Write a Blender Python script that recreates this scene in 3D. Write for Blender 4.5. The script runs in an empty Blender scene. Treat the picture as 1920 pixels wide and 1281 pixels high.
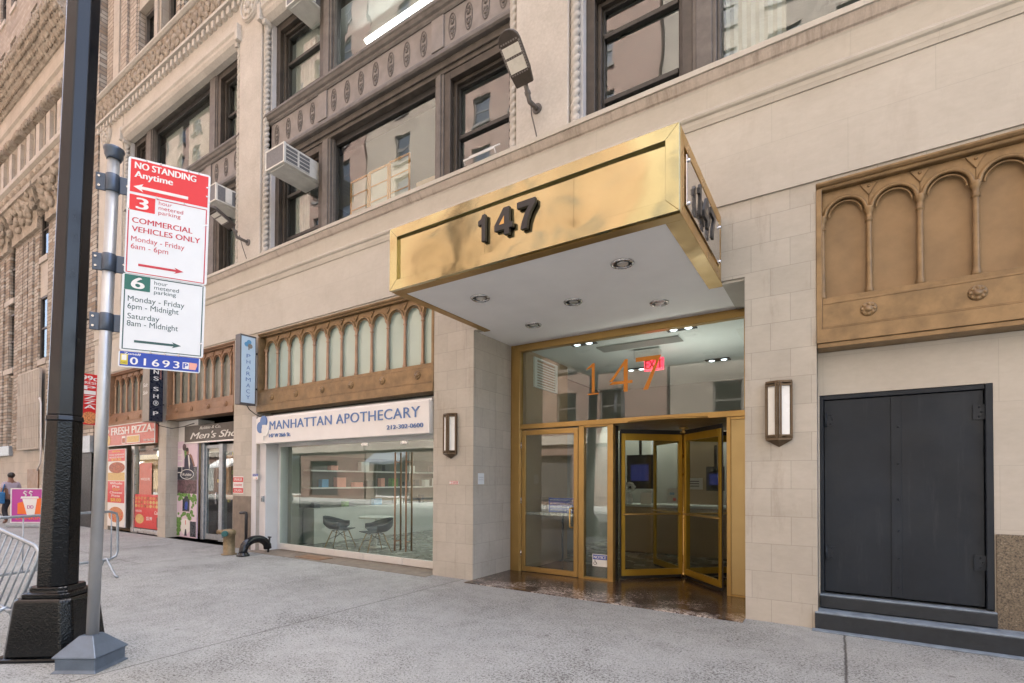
import bpy, bmesh, math, random
from math import sin, cos, pi, radians, sqrt, atan2
from mathutils import Vector, Matrix
random.seed(7)
SC = bpy.context.scene
COL = SC.collection

# ------------------------------------------------------------------ camera
cam_d = bpy.data.cameras.new("camera")
cam = bpy.data.objects.new("camera", cam_d)
COL.objects.link(cam)
cam_d.sensor_width = 36.0
cam_d.lens = 945.66 / 1920 * 36.0
cam_d.shift_x = 0.0
cam_d.shift_y = (886.23 - 640.5) / 1920
cam_d.clip_start = 0.05
cam_d.clip_end = 1000
_yaw, _pitch, _roll = 0.5721273, 0.01498695, 0.0041039
_f = Vector((-sin(_yaw), cos(_yaw), 0)); _r = Vector((cos(_yaw), sin(_yaw), 0)); _u = Vector((0, 0, 1))
_f2 = _f * cos(_pitch) + _u * sin(_pitch); _u2 = _u * cos(_pitch) - _f * sin(_pitch)
_r3 = _r * cos(_roll) + _u2 * sin(_roll); _u3 = _u2 * cos(_roll) - _r * sin(_roll)
cam.matrix_world = Matrix(((_r3.x, _u3.x, -_f2.x, 0), (_r3.y, _u3.y, -_f2.y, 0), (_r3.z, _u3.z, -_f2.z, 1.6), (0, 0, 0, 1)))
SC.camera = cam

# ------------------------------------------------------------------ light
SUN_EL, SUN_AZ = radians(60), radians(12)      # azimuth measured from +Y towards +X: the sun stands behind the block
w = bpy.data.worlds.new("World"); SC.world = w; w.use_nodes = True
wn = w.node_tree.nodes; wl = w.node_tree.links
sky = wn.new('ShaderNodeTexSky'); sky.sky_type = 'NISHITA'; sky.sun_disc = False
sky.sun_elevation = SUN_EL; sky.sun_rotation = SUN_AZ
sky.air_density = 0.8; sky.dust_density = 4.0; sky.ozone_density = 0.6
hs = wn.new('ShaderNodeHueSaturation'); hs.inputs['Saturation'].default_value = 0.8
wl.new(sky.outputs[0], hs.inputs['Color']); wl.new(hs.outputs[0], wn['Background'].inputs[0]); wn['Background'].inputs[1].default_value = 0.15
sd = bpy.data.lights.new("sun", 'SUN'); so = bpy.data.objects.new("sun", sd); COL.objects.link(so)
sd.energy = 4.5; sd.angle = radians(0.5); sd.color = (1.0, 0.96, 0.90)
_d = Vector((cos(SUN_EL) * sin(SUN_AZ), cos(SUN_EL) * cos(SUN_AZ), sin(SUN_EL)))
so.rotation_euler = _d.to_track_quat('Z', 'Y').to_euler()
so.location = (0, 30, 60)
SC.view_settings.view_transform = 'Standard'
SC.view_settings.look = 'None'
SC.view_settings.exposure = 2.95
SC.view_settings.gamma = 1.0
SC.cycles.use_denoising = True
SC.cycles.max_bounces = 10
SC.cycles.diffuse_bounces = 5
SC.cycles.glossy_bounces = 5
SC.cycles.transparent_max_bounces = 16
SC.cycles.sample_clamp_indirect = 6.0
SC.cycles.caustics_reflective = False
SC.cycles.caustics_refractive = False

# ------------------------------------------------------------------ materials
def lin(r, g, b):
    f = lambda c: c / 12.92 if c <= 0.04045 else ((c + 0.055) / 1.055) ** 2.4
    return (f(r / 255), f(g / 255), f(b / 255), 1.0)

class NT:
    def __init__(s, name):
        s.m = bpy.data.materials.new(name); s.m.use_nodes = True
        s.t = s.m.node_tree; s.n = s.t.nodes; s.l = s.t.links
        s.p = s.n['Principled BSDF']; s.out = s.n['Material Output']
        s._pos = None
    def new(s, typ, **kw):
        nd = s.n.new('ShaderNode' + typ)
        for k, v in kw.items():
            setattr(nd, k, v)
        return nd
    def pos(s):
        if s._pos is None:
            s._pos = s.new('NewGeometry').outputs['Position']
        return s._pos
    def scaled(s, sc, src=None):
        mp = s.new('Mapping'); mp.inputs['Scale'].default_value = sc
        s.l.new(src or s.pos(), mp.inputs[0]); return mp.outputs[0]
    def noise(s, scale, detail=4, rough=0.55, vec=None, dist=0.0):
        nd = s.new('TexNoise'); nd.inputs['Scale'].default_value = scale
        nd.inputs['Detail'].default_value = detail; nd.inputs['Roughness'].default_value = rough
        nd.inputs['Distortion'].default_value = dist
        s.l.new(vec or s.pos(), nd.inputs['Vector']); return nd.outputs[0]
    def ramp(s, fac, stops, interp='LINEAR'):
        nd = s.new('ValToRGB'); cr = nd.color_ramp; cr.interpolation = interp
        while len(cr.elements) < len(stops):
            cr.elements.new(0.5)
        for e, (p, c) in zip(cr.elements, stops):
            e.position = p; e.color = c if len(c) == 4 else (*c, 1)
        s.l.new(fac, nd.inputs[0]); return nd.outputs[0]
    def val(s, fac, a, b):
        return s.ramp(fac, [(a, (0, 0, 0, 1)), (b, (1, 1, 1, 1))])
    def mix(s, fac, a, b, mode='MIX'):
        nd = s.new('MixRGB', blend_type=mode)
        for i, v in ((0, fac), (1, a), (2, b)):
            if hasattr(v, 'links') or isinstance(v, bpy.types.NodeSocket):
                s.l.new(v, nd.inputs[i])
            else:
                nd.inputs[i].default_value = v
        return nd.outputs[0]
    def math(s, op, a, b=0.0, c=None):
        nd = s.new('Math', operation=op)
        for i, v in enumerate((a, b, c)):
            if v is None: continue
            if isinstance(v, bpy.types.NodeSocket): s.l.new(v, nd.inputs[i])
            else: nd.inputs[i].default_value = v
        return nd.outputs[0]
    def xyz(s, src=None):
        nd = s.new('SeparateXYZ'); s.l.new(src or s.pos(), nd.inputs[0]); return nd.outputs
    def bump(s, h, strength=0.3, dist=0.01, chain=None):
        nd = s.new('Bump'); nd.inputs['Strength'].default_value = strength; nd.inputs['Distance'].default_value = dist
        s.l.new(h, nd.inputs['Height'])
        if chain: s.l.new(chain, nd.inputs['Normal'])
        return nd.outputs[0]
    def set(s, **kw):
        mp = dict(col='Base Color', rough='Roughness', metal='Metallic', spec='Specular IOR Level', normal='Normal',
                  coat='Coat Weight', alpha='Alpha', emis='Emission Color', estr='Emission Strength', trans='Transmission Weight')
        for k, v in kw.items():
            i = s.p.inputs[mp[k]]
            if isinstance(v, bpy.types.NodeSocket): s.l.new(v, i)
            else: i.default_value = v
        return s

def sc_col(c, k):
    return (min(1, c[0] * k), min(1, c[1] * k), min(1, c[2] * k), 1)

def plain(name, col, rough=0.6, metal=0.0, var=0.12, vs=7.0, bump=0.0, bs=60.0, spec=0.5, coat=0.0):
    t = NT(name)
    n1 = t.noise(vs, 5, 0.6)
    c = t.ramp(n1, [(0.3, sc_col(col, 1 - var)), (0.7, sc_col(col, 1 + var))])
    t.set(col=c, metal=metal, spec=spec, coat=coat)
    r = t.ramp(t.noise(vs * 2.3, 3), [(0.3, (max(0, rough - 0.08),) * 3), (0.7, (min(1, rough + 0.08),) * 3)])
    t.set(rough=r)
    if bump:
        t.set(normal=t.bump(t.noise(bs, 4), bump, 0.006))
    return t.m

def glass(name, tint=(0.80, 0.88, 0.84), refl=0.10, wave=0.0, wscale=1.2, rough=0.0):
    t = NT(name); t.n.remove(t.p)
    tr = t.new('BsdfTransparent'); tr.inputs[0].default_value = (*tint, 1)
    gl = t.new('BsdfGlossy'); gl.inputs['Roughness'].default_value = rough; gl.inputs[0].default_value = (0.95, 0.97, 0.97, 1)
    fr = t.new('Fresnel'); fr.inputs['IOR'].default_value = 1.52
    if wave:
        b = t.bump(t.noise(wscale, 2, 0.5), wave, 0.05)
        t.l.new(b, gl.inputs['Normal'])
    f = t.math('MULTIPLY', t.math('MAXIMUM', fr.outputs[0], refl), t.math('SUBTRACT', 1.0, t.new('NewGeometry').outputs['Backfacing']))
    mx = t.new('MixShader'); t.l.new(f, mx.inputs[0]); t.l.new(tr.outputs[0], mx.inputs[1]); t.l.new(gl.outputs[0], mx.inputs[2])
    t.l.new(mx.outputs[0], t.out.inputs[0]); return t.m

def emit(name, col, s):
    t = NT(name); t.set(col=col, emis=col, estr=s); return t.m

def brickwall(name, c1, c2, mortar, bw=0.22, bh=0.072, ms=0.012, var=0.25, rough=0.85, bump=0.4, off=0.5):
    t = NT(name); x = t.xyz(); cb = t.new('CombineXYZ')
    t.l.new(t.math('ADD', x[0], x[1]), cb.inputs[0]); t.l.new(x[2], cb.inputs[1])
    b = t.new('TexBrick'); b.offset = off
    b.inputs['Scale'].default_value = 1.0; b.inputs['Brick Width'].default_value = bw; b.inputs['Row Height'].default_value = bh
    b.inputs['Mortar Size'].default_value = ms; b.inputs['Mortar Smooth'].default_value = 0.3; b.inputs['Bias'].default_value = 0.0
    b.inputs['Color1'].default_value = c1; b.inputs['Color2'].default_value = c2; b.inputs['Mortar'].default_value = mortar
    t.l.new(cb.outputs[0], b.inputs['Vector'])
    n1 = t.noise(1.3, 6, 0.65)
    c = t.mix(1.0, b.outputs[0], t.ramp(n1, [(0.25, (1 - var,) * 3), (0.75, (1 + var * 0.4,) * 3)]), 'MULTIPLY')
    n2 = t.noise(45, 3)
    c = t.mix(1.0, c, t.ramp(n2, [(0.3, (0.88,) * 3), (0.7, (1.08,) * 3)]), 'MULTIPLY')
    inv = t.math('SUBTRACT', 1.0, b.outputs['Fac'])
    t.set(col=c, rough=rough, normal=t.bump(inv, bump, 0.01)); return t.m

def stone_tile(name, col, bw, bh, ms=0.004, joint=0.72, var=0.10, zoff=0.0, xoff=0.0, stain=0.0, tone=1.0):
    t = NT(name); x = t.xyz(); cb = t.new('CombineXYZ')
    t.l.new(t.math('ADD', t.math('ADD', x[0], x[1]), xoff), cb.inputs[0]); t.l.new(t.math('ADD', x[2], zoff), cb.inputs[1])
    b = t.new('TexBrick'); b.offset = 0.5
    for k, v in (('Scale', 1.0), ('Brick Width', bw), ('Row Height', bh), ('Mortar Size', ms), ('Mortar Smooth', 0.6), ('Bias', 0.0)):
        b.inputs[k].default_value = v
    b.inputs['Color1'].default_value = sc_col(col, 1 - .06 * tone); b.inputs['Color2'].default_value = sc_col(col, 1 + .05 * tone)
    b.inputs['Mortar'].default_value = sc_col(col, joint)
    t.l.new(cb.outputs[0], b.inputs['Vector'])
    n1 = t.noise(1.1, 7, 0.62)
    c = t.mix(1.0, b.outputs[0], t.ramp(n1, [(0.28, (1 - var, 1 - var * 1.08, 1 - var * 1.2)), (0.72, (1 + var * 0.5,) * 3)]), 'MULTIPLY')
    n2 = t.noise(9, 6, 0.7, vec=t.scaled((1, 1, 2.2)))
    c = t.mix(1.0, c, t.ramp(n2, [(0.3, (0.955, 0.95, 0.94)), (0.7, (1.035,) * 3)]), 'MULTIPLY')
    if stain:
        n3 = t.noise(2.3, 8, 0.75, vec=t.scaled((1.6, 1.6, 0.35)))
        c = t.mix(t.ramp(n3, [(0.54, (0, 0, 0)), (0.78, (stain,) * 3)]), c, lin(120, 98, 80))
    inv = t.math('SUBTRACT', 1.0, b.outputs['Fac'])
    bp = t.bump(inv, 0.25, 0.004)
    t.set(col=c, rough=0.62, spec=0.35, normal=t.bump(t.noise(70, 3), 0.06, 0.004, bp)); return t.m

BEIGE = (0.47, 0.44, 0.388, 1)
BEIGE2 = (0.485, 0.458, 0.408, 1)
M = {}
M['stone'] = stone_tile('limestone_tile', BEIGE, 0.40, 0.315, zoff=0.06, var=0.15, stain=0.42)
M['stone_smooth'] = stone_tile('limestone_panel', BEIGE2, 1.45, 0.62, ms=0.003, joint=0.84, var=0.11, zoff=0.1, stain=0.16, tone=0.25)
def worn_stone():
    t = NT('weathered_limestone')
    base = t.ramp(t.noise(1.6, 7, 0.65), [(0.25, (0.43, 0.40, 0.36, 1)), (0.75, (0.58, 0.545, 0.50, 1))])
    fine = t.noise(22, 6, 0.7)
    c = t.mix(1.0, base, t.ramp(fine, [(0.3, (0.86, 0.85, 0.83)), (0.7, (1.06,) * 3)]), 'MULTIPLY')
    blot = t.noise(5, 8, 0.8, dist=0.6)
    c = t.mix(t.ramp(blot, [(0.62, (0, 0, 0)), (0.74, (0.55,) * 3)]), c, (0.20, 0.165, 0.13, 1))
    t.set(col=c, rough=0.8, spec=0.25, normal=t.bump(fine, 0.25, 0.006)); return t.m
M['worn'] = worn_stone()
def cornice_stone():
    t = NT('rain_streaked_limestone'); x = t.xyz()
    base = t.ramp(t.noise(1.2, 6, 0.6), [(0.3, (0.47, 0.405, 0.35, 1)), (0.7, (0.54, 0.475, 0.42, 1))])
    st = t.noise(1.0, 6, 0.75, vec=t.scaled((11, 3, 1.6)))
    patch = t.noise(0.7, 4, 0.6)
    k = t.math('MULTIPLY', t.ramp(st, [(0.44, (0, 0, 0)), (0.72, (1, 1, 1))]), t.ramp(patch, [(0.40, (0.10,) * 3), (0.66, (0.75,) * 3)]))
    c = t.mix(k, base, (0.19, 0.15, 0.115, 1))
    n = t.noise(40, 4)
    c = t.mix(1.0, c, t.ramp(n, [(0.3, (0.92,) * 3), (0.7, (1.05,) * 3)]), 'MULTIPLY')
    t.set(col=c, rough=0.75, spec=0.3, normal=t.bump(n, 0.12, 0.004)); return t.m
M['cornice'] = cornice_stone()
def carved():
    t = NT('carved_terracotta')
    n = t.noise(7.5, 5, 0.65, dist=1.4); v = t.new('TexVoronoi'); v.inputs['Scale'].default_value = 6.0; t.l.new(t.pos(), v.inputs['Vector'])
    h = t.math('ADD', n, t.math('MULTIPLY', v.outputs[0], 0.8))
    c = t.ramp(t.noise(3, 7, 0.7), [(0.3, (0.36, 0.30, 0.24, 1)), (0.7, (0.52, 0.45, 0.37, 1))])
    c = t.mix(t.ramp(t.noise(10, 6, 0.75), [(0.56, (0, 0, 0)), (0.7, (0.6,) * 3)]), c, (0.15, 0.125, 0.10, 1))
    t.set(col=c, rough=0.85, spec=0.2, normal=t.bump(h, 1.0, 0.09)); return t.m
M['carved'] = carved()
def warm_carved():
    t = NT('carved_tan_terracotta')
    n = t.noise(6.0, 5, 0.65, dist=1.6); v = t.new('TexVoronoi'); v.inputs['Scale'].default_value = 5.0; t.l.new(t.pos(), v.inputs['Vector'])
    h = t.math('ADD', n, t.math('MULTIPLY', v.outputs[0], 0.8))
    c = t.ramp(t.noise(2.2, 7, 0.7), [(0.3, (0.34, 0.285, 0.23, 1)), (0.7, (0.53, 0.465, 0.39, 1))])
    t.set(col=c, rough=0.85, spec=0.2, normal=t.bump(h, 1.0, 0.10)); return t.m
M['warm_carved'] = warm_carved()
M['tan_stone'] = stone_tile('tan_terracotta', (0.445, 0.40, 0.345, 1), 0.7, 0.45, ms=0.006, joint=0.6, var=0.18, stain=0.3)
M['grey_paint'] = plain('weathered_grey_paint', (0.115, 0.102, 0.092, 1), 0.55, 0, 0.25, 5, 0.2, 40)
M['brown_paint'] = plain('brown_weathered_frame', (0.052, 0.042, 0.034, 1), 0.5, 0, 0.35, 4, 0.15, 30)
M['dark_frame'] = plain('dark_sash', (0.030, 0.028, 0.026, 1), 0.45, 0, 0.2)
M['pale_stone'] = plain('pale_reveal', (0.55, 0.54, 0.54, 1), 0.6, 0, 0.06, 3, 0.1, 30)
M['spandrel'] = plain('grey_cast_iron_panel', (0.215, 0.195, 0.185, 1), 0.55, 0, 0.16, 4, 0.15, 30)
M['spandrel_dark'] = plain('dark_iron', (0.075, 0.064, 0.054, 1), 0.6, 0, 0.35, 4, 0.2, 30)
M['gold_paint'] = plain('bronze_paint', (0.225, 0.145, 0.068, 1), 0.42, 0.25, 0.28, 5.5, 0.08, 25)
M['gold_panel'] = plain('bronze_painted_panel', (0.235, 0.150, 0.072, 1), 0.5, 0.1, 0.2, 2.5, 0.05, 20)
M['bronze_col'] = plain('bronze_column_paint', (0.32, 0.20, 0.125, 1), 0.4, 0.3, 0.22, 5)
M['brown_gold'] = plain('brown_bronze_paint', (0.235, 0.135, 0.075, 1), 0.45, 0.15, 0.2, 3)
def brass():
    t = NT('polished_brass')
    c = t.ramp(t.noise(1.4, 4, 0.5), [(0.3, (0.40, 0.355, 0.195, 1)), (0.7, (0.46, 0.415, 0.24, 1))])
    n1 = t.noise(0.9, 1, 0.3, vec=t.scaled((1.2, 1.0, 1.3)), dist=0.5); n2 = t.noise(5, 2, 0.4, dist=0.5)
    b = t.bump(n1, 0.55, 0.10); b = t.bump(n2, 0.035, 0.03, b)
    t.set(col=c, metal=1.0, rough=t.ramp(t.noise(6, 4), [(0.3, (0.12,) * 3), (0.7, (0.17,) * 3)]), normal=b); return t.m
M['brass'] = brass()
M['brass_flat'] = plain('satin_brass_trim', (0.60, 0.40, 0.15, 1), 0.33, 1.0, 0.1, 3)
M['gold_frame'] = plain('gold_anodised_frame', (0.38, 0.24, 0.08, 1), 0.36, 0.65, 0.1, 2)
M['gold_frame2'] = plain('gold_revolving_frame', (0.40, 0.25, 0.03, 1), 0.36, 0.65, 0.1, 2)
M['gold_sheet'] = plain('gold_cladding_panel', (0.46, 0.33, 0.14, 1), 0.4, 0.5, 0.06, 1.5)
M['soffit'] = plain('soffit_plaster', (0.88, 0.865, 0.85, 1), 0.8, 0, 0.03, 2)
M['mirror'] = plain('mirror_finish_plate', (0.62, 0.58, 0.54, 1), 0.12, 0.9, 0.03)
M['black'] = plain('matt_black', (0.012, 0.012, 0.013, 1), 0.5, 0, 0.2)
M['numeral'] = plain('dark_grey_numeral', (0.022, 0.022, 0.024, 1), 0.38, 0.1, 0.1)
M['white'] = plain('white_paint', (0.72, 0.72, 0.71, 1), 0.5, 0, 0.04, 3)
M['white_alu'] = plain('white_aluminium', (0.66, 0.66, 0.65, 1), 0.4, 0, 0.06, 3)
M['offwhite'] = plain('offwhite_sign_face', (0.74, 0.73, 0.72, 1), 0.5, 0, 0.04, 2)
M['chrome'] = plain('brushed_steel', (0.55, 0.55, 0.55, 1), 0.25, 1.0, 0.08)
M['alu'] = plain('aluminium_tube', (0.62, 0.62, 0.62, 1), 0.33, 0.9, 0.06, 4)
def slate():
    t = NT('slate_painted_steel')
    c = t.ramp(t.noise(1.4, 6, 0.65), [(0.3, (0.0105, 0.0145, 0.021, 1)), (0.7, (0.0165, 0.023, 0.033, 1))])
    runs = t.noise(1.0, 6, 0.75, vec=t.scaled((9, 9, 0.8)))
    c = t.mix(t.ramp(runs, [(0.56, (0, 0, 0)), (0.72, (0.5,) * 3)]), c, (0.036, 0.043, 0.052, 1))
    sc = t.noise(30, 5, 0.8, vec=t.scaled((1, 1, 2.5)))
    c = t.mix(t.ramp(sc, [(0.70, (0, 0, 0)), (0.76, (0.7,) * 3)]), c, (0.075, 0.08, 0.085, 1))
    t.set(col=c, spec=0.28, rough=t.ramp(t.noise(4, 5), [(0.3, (0.42,) * 3), (0.7, (0.6,) * 3)]), normal=t.bump(t.noise(3, 3), 0.12, 0.02, t.bump(t.noise(24, 3), 0.10, 0.004))); return t.m
M['slate'] = slate()
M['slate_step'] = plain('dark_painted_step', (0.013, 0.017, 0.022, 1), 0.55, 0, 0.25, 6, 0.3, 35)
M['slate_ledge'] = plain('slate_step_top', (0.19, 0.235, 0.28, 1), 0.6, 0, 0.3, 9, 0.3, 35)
def granite():
    t = NT('speckled_granite'); v = t.noise(60, 4, 0.8); n = t.noise(14, 5, 0.7)
    c = t.ramp(v, [(0.35, (0.02, 0.017, 0.013, 1)), (0.48, (0.14, 0.11, 0.075, 1)), (0.6, (0.20, 0.16, 0.11, 1)), (0.72, (0.42, 0.38, 0.32, 1))])
    c = t.mix(1.0, c, t.ramp(n, [(0.3, (0.75,) * 3), (0.7, (1.15,) * 3)]), 'MULTIPLY')
    t.set(col=c, rough=0.35, normal=t.bump(v, 0.15, 0.004)); return t.m
M['granite'] = granite()
def marble():
    t = NT('brown_marble'); n = t.noise(3.0, 8, 0.7, dist=2.0); v = t.noise(30, 5, 0.8, vec=t.scaled((1, 2.0, 1)))
    c = t.ramp(n, [(0.3, (0.012, 0.008, 0.006, 1)), (0.5, (0.055, 0.032, 0.022, 1)), (0.62, (0.10, 0.065, 0.045, 1)), (0.70, (0.03, 0.02, 0.014, 1))])
    x = t.xyz(); edge = t.math('SUBTRACT', 1.0, t.val(x[1], 0.0, 1.0))
    yy = t.math('MULTIPLY', t.math('SUBTRACT', 7.25, x[1]), 0.9)
    thr = t.math('MULTIPLY', t.math('MINIMUM', t.math('MAXIMUM', yy, 0.0), 1.0), 0.16)
    k = t.math('GREATER_THAN', t.math('ADD', v, thr), 0.64)
    k2 = t.math('MULTIPLY', k, t.ramp(t.noise(2.2, 4), [(0.42, (0,) * 3), (0.56, (0.9,) * 3)]))
    c = t.mix(k2, c, (0.62, 0.54, 0.47, 1))
    t.set(col=c, rough=t.ramp(n, [(0.3, (0.14,) * 3), (0.7, (0.26,) * 3)]), spec=0.55, normal=t.bump(v, 0.05, 0.003)); return t.m
M['marble'] = marble()
def concrete():
    t = NT('sidewalk_concrete'); x = t.xyz()
    base = t.ramp(t.noise(0.55, 6, 0.6), [(0.3, (0.305, 0.311, 0.294, 1)), (0.7, (0.37, 0.376, 0.356, 1))])
    mid = t.noise(5, 8, 0.72)
    c = t.mix(1.0, base, t.ramp(mid, [(0.28, (0.82, 0.82, 0.81)), (0.5, (1.0,) * 3), (0.75, (1.12,) * 3)]), 'MULTIPLY')
    fine = t.noise(75, 3, 0.75)
    c = t.mix(1.0, c, t.ramp(fine, [(0.3, (0.66,) * 3), (0.7, (1.26,) * 3)]), 'MULTIPLY')
    # exposed dark aggregate, worn in patches
    ag = t.noise(44, 4, 0.8, dist=0.3)
    patch = t.noise(0.9, 6, 0.7, dist=0.5)
    thr = t.math('ADD', t.math('MULTIPLY', t.ramp(patch, [(0.32, (0.22,) * 3), (0.68, (1,) * 3)]), 0.155), ag)
    k = t.ramp(thr, [(0.63, (0,) * 3), (0.69, (0.85,) * 3)])
    c = t.mix(k, c, (0.07, 0.066, 0.06, 1))
    ag2 = t.noise(33, 3, 0.7, vec=t.scaled((1.3, 1, 1)))
    c = t.mix(t.ramp(ag2, [(0.70, (0,) * 3), (0.74, (0.6,) * 3)]), c, (0.42, 0.40, 0.37, 1))
    # gum and drip spots
    v = t.new('TexVoronoi'); v.inputs['Scale'].default_value = 1.7; t.l.new(t.pos(), v.inputs['Vector'])
    c = t.mix(t.math('MULTIPLY', t.math('LESS_THAN', v.outputs[0], 0.045), 0.5), c, (0.10, 0.095, 0.09, 1))
    # broad stains
    c = t.mix(t.ramp(t.noise(1.6, 7, 0.75, dist=0.8), [(0.58, (0,) * 3), (0.80, (0.16,) * 3)]), c, (0.16, 0.15, 0.135, 1))
    # expansion joints: wobbling dark lines
    wob = t.math('MULTIPLY', t.math('SUBTRACT', t.noise(3.5, 5, 0.7), 0.5), 0.05)
    px = t.math('ADD', x[0], wob); py = t.math('ADD', x[1], wob)
    tot = None
    for (src, at, wd, st) in ((px, -5.07, 0.012, 0.75), (px, 0.06, 0.016, 0.85), (px, -11.0, 0.012, 0.7), (px, -16.6, 0.012, 0.7), (py, 4.20, 0.008, 0.0), (px, 5.1, 0.014, 0.8), (py, 5.72, 0.0, 0.0)):
        if st == 0: continue
        d = t.math('ABSOLUTE', t.math('SUBTRACT', src, at))
        m = t.math('MULTIPLY', t.math('SUBTRACT', 1.0, t.val(d, wd * 0.35, wd)), st)
        tot = m if tot is None else t.math('MAXIMUM', tot, m)
    d = t.math('ABSOLUTE', t.math('SUBTRACT', py, 4.20))
    seg = t.math('MULTIPLY', t.math('SUBTRACT', 1.0, t.val(d, 0.004, 0.012)), t.math('MULTIPLY', t.math('LESS_THAN', x[0], -11.0), 0.7))
    tot = t.math('MAXIMUM', tot, seg)
    c = t.mix(tot, c, (0.055, 0.05, 0.045, 1))
    h = t.math('SUBTRACT', t.math('ADD', t.math('MULTIPLY', fine, 0.5), t.math('MULTIPLY', mid, 0.5)), t.math('ADD', t.math('MULTIPLY', tot, 1.2), t.math('MULTIPLY', k, 0.3)))
    t.set(col=c, rough=0.82, spec=0.3, normal=t.bump(h, 0.35, 0.006)); return t.m
M['concrete'] = concrete()
M['asphalt'] = plain('asphalt', (0.055, 0.054, 0.052, 1), 0.85, 0, 0.25, 1.2, 0.3, 90)
M['line_paint'] = plain('road_paint', (0.6, 0.6, 0.58, 1), 0.7, 0, 0.1)
M['kerb'] = plain('kerb_steel_edge', (0.26, 0.25, 0.24, 1), 0.8, 0, 0.2, 6, 0.2, 60)
M['brick_tan'] = brickwall('grey_tan_brick', (0.48, 0.42, 0.355, 1), (0.34, 0.28, 0.225, 1), (0.24, 0.205, 0.175, 1), 0.36, 0.13, 0.018, 0.25)
M['brick_strip'] = brickwall('long_brown_brick', (0.49, 0.45, 0.39, 1), (0.25, 0.18, 0.125, 1), (0.18, 0.16, 0.14, 1), 0.55, 0.135, 0.018, 0.3, off=0.37)
M['brick_red'] = brickwall('red_brick', (0.20, 0.10, 0.07, 1), (0.14, 0.07, 0.05, 1), (0.36, 0.29, 0.24, 1), 0.30, 0.10, 0.02, 0.45)
M['brick_grey'] = brickwall('grey_brown_brick', (0.235, 0.19, 0.15, 1), (0.17, 0.135, 0.105, 1), (0.36, 0.32, 0.27, 1), 0.30, 0.10, 0.02, 0.4)
M['brick_buff'] = brickwall('buff_brick', (0.25, 0.20, 0.15, 1), (0.20, 0.155, 0.115, 1), (0.34, 0.29, 0.24, 1), 0.30, 0.10, 0.02, 0.35)
M['glass_up'] = glass('old_window_glass', (0.90, 0.93, 0.92), 0.15, 0.06, 1.1)
M['glass_shop'] = glass('shop_glass', (0.85, 0.89, 0.855), 0.11, 0.03, 0.8)
M['glass_entry'] = glass('tinted_entry_glass', (0.86, 0.89, 0.86), 0.09, 0.02, 0.7)
M['glass_wing'] = glass('door_wing_glass', (0.90, 0.91, 0.88), 0.04)
M['glass_far'] = glass('distant_window_glass', (0.3, 0.36, 0.38), 0.16, 0.05, 1.0)
M['pane_green'] = plain('pale_green_frosted_glass', (0.42, 0.52, 0.475, 1), 0.12, 0, 0.05, 2, 0, 1, 0.6)
M['pane_grey'] = plain('grey_green_frosted_glass', (0.20, 0.215, 0.19, 1), 0.10, 0, 0.2, 2, 0, 1, 0.6)
def lamp_black():
    t = NT('glossy_black_cast_iron'); n = t.noise(64, 2, 0.5); n2 = t.noise(22, 2)
    x = t.xyz(); low = t.math('SUBTRACT', 1.0, t.val(t.math('MULTIPLY', x[2], 0.5), 1.02, 1.05))
    k = t.math('MULTIPLY', t.math('ADD', n, t.math('MULTIPLY', n2, 0.5)), t.math('ADD', t.math('MULTIPLY', t.math('LESS_THAN', x[2], 2.13), 1.0), 0.02))
    t.set(col=(0.0035, 0.0045, 0.0055, 1), rough=0.13, spec=0.35, normal=t.bump(k, 0.35, 0.008)); return t.m
M['lamp_black'] = lamp_black()
M['lamp_pole'] = plain('satin_black_pole', (0.007, 0.009, 0.013, 1), 0.2, 0.0, 0.1, 3, 0.0, 60, 0.42, 0.0)
M['bracket'] = plain('blue_grey_steel', (0.075, 0.095, 0.13, 1), 0.38, 0.6, 0.15)
M['base_grey'] = plain('blue_grey_painted_base', (0.12, 0.155, 0.20, 1), 0.4, 0.3, 0.15, 8)
M['pole_alu'] = plain('dull_aluminium_pole', (0.44, 0.45, 0.46, 1), 0.42, 0.65, 0.08, 5)
M['galv'] = plain('galvanised_steel', (0.34, 0.38, 0.42, 1), 0.4, 0.6, 0.15, 12)
M['sign_white'] = plain('sign_white', (0.70, 0.73, 0.75, 1), 0.4, 0, 0.02)
M['sign_red'] = plain('sign_red', (0.66, 0.022, 0.028, 1), 0.4, 0, 0.03)
M['text_red'] = plain('text_red', (0.50, 0.03, 0.05, 1), 0.5, 0, 0.02)
M['sign_green'] = plain('sign_green', (0.008, 0.125, 0.10, 1), 0.4, 0, 0.03)
M['text_green'] = plain('text_dark_green', (0.02, 0.075, 0.075, 1), 0.5, 0, 0.02)
M['sign_blue'] = plain('sign_blue', (0.008, 0.05, 0.36, 1), 0.4, 0, 0.03)
M['yellow'] = plain('label_yellow', (0.62, 0.50, 0.03, 1), 0.5, 0, 0.05)
M['salmon'] = plain('salmon', (0.72, 0.34, 0.27, 1), 0.5, 0, 0.05)
M['pharm_blue'] = plain('letter_blue', (0.095, 0.19, 0.42, 1), 0.45, 0, 0.05)
M['pharm_blue2'] = plain('logo_blue', (0.12, 0.33, 0.55, 1), 0.45, 0, 0.05)
M['box_face'] = plain('lightbox_face', (0.52, 0.66, 0.78, 1), 0.35, 0, 0.03)
M['box_grey'] = plain('blade_sign_casing', (0.10, 0.105, 0.115, 1), 0.4, 0.3, 0.1)
M['navy_face'] = plain('navy_sign_face', (0.012, 0.018, 0.035, 1), 0.3, 0, 0.1)
M['cream_side'] = plain('sign_edge_taupe', (0.26, 0.235, 0.20, 1), 0.6, 0.0, 0.1)
M['orange_num'] = plain('orange_vinyl', (0.62, 0.215, 0.012, 1), 0.45, 0, 0.04)
M['pizza_red'] = plain('pizza_sign_red', (0.48, 0.11, 0.075, 1), 0.35, 0, 0.1)
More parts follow.
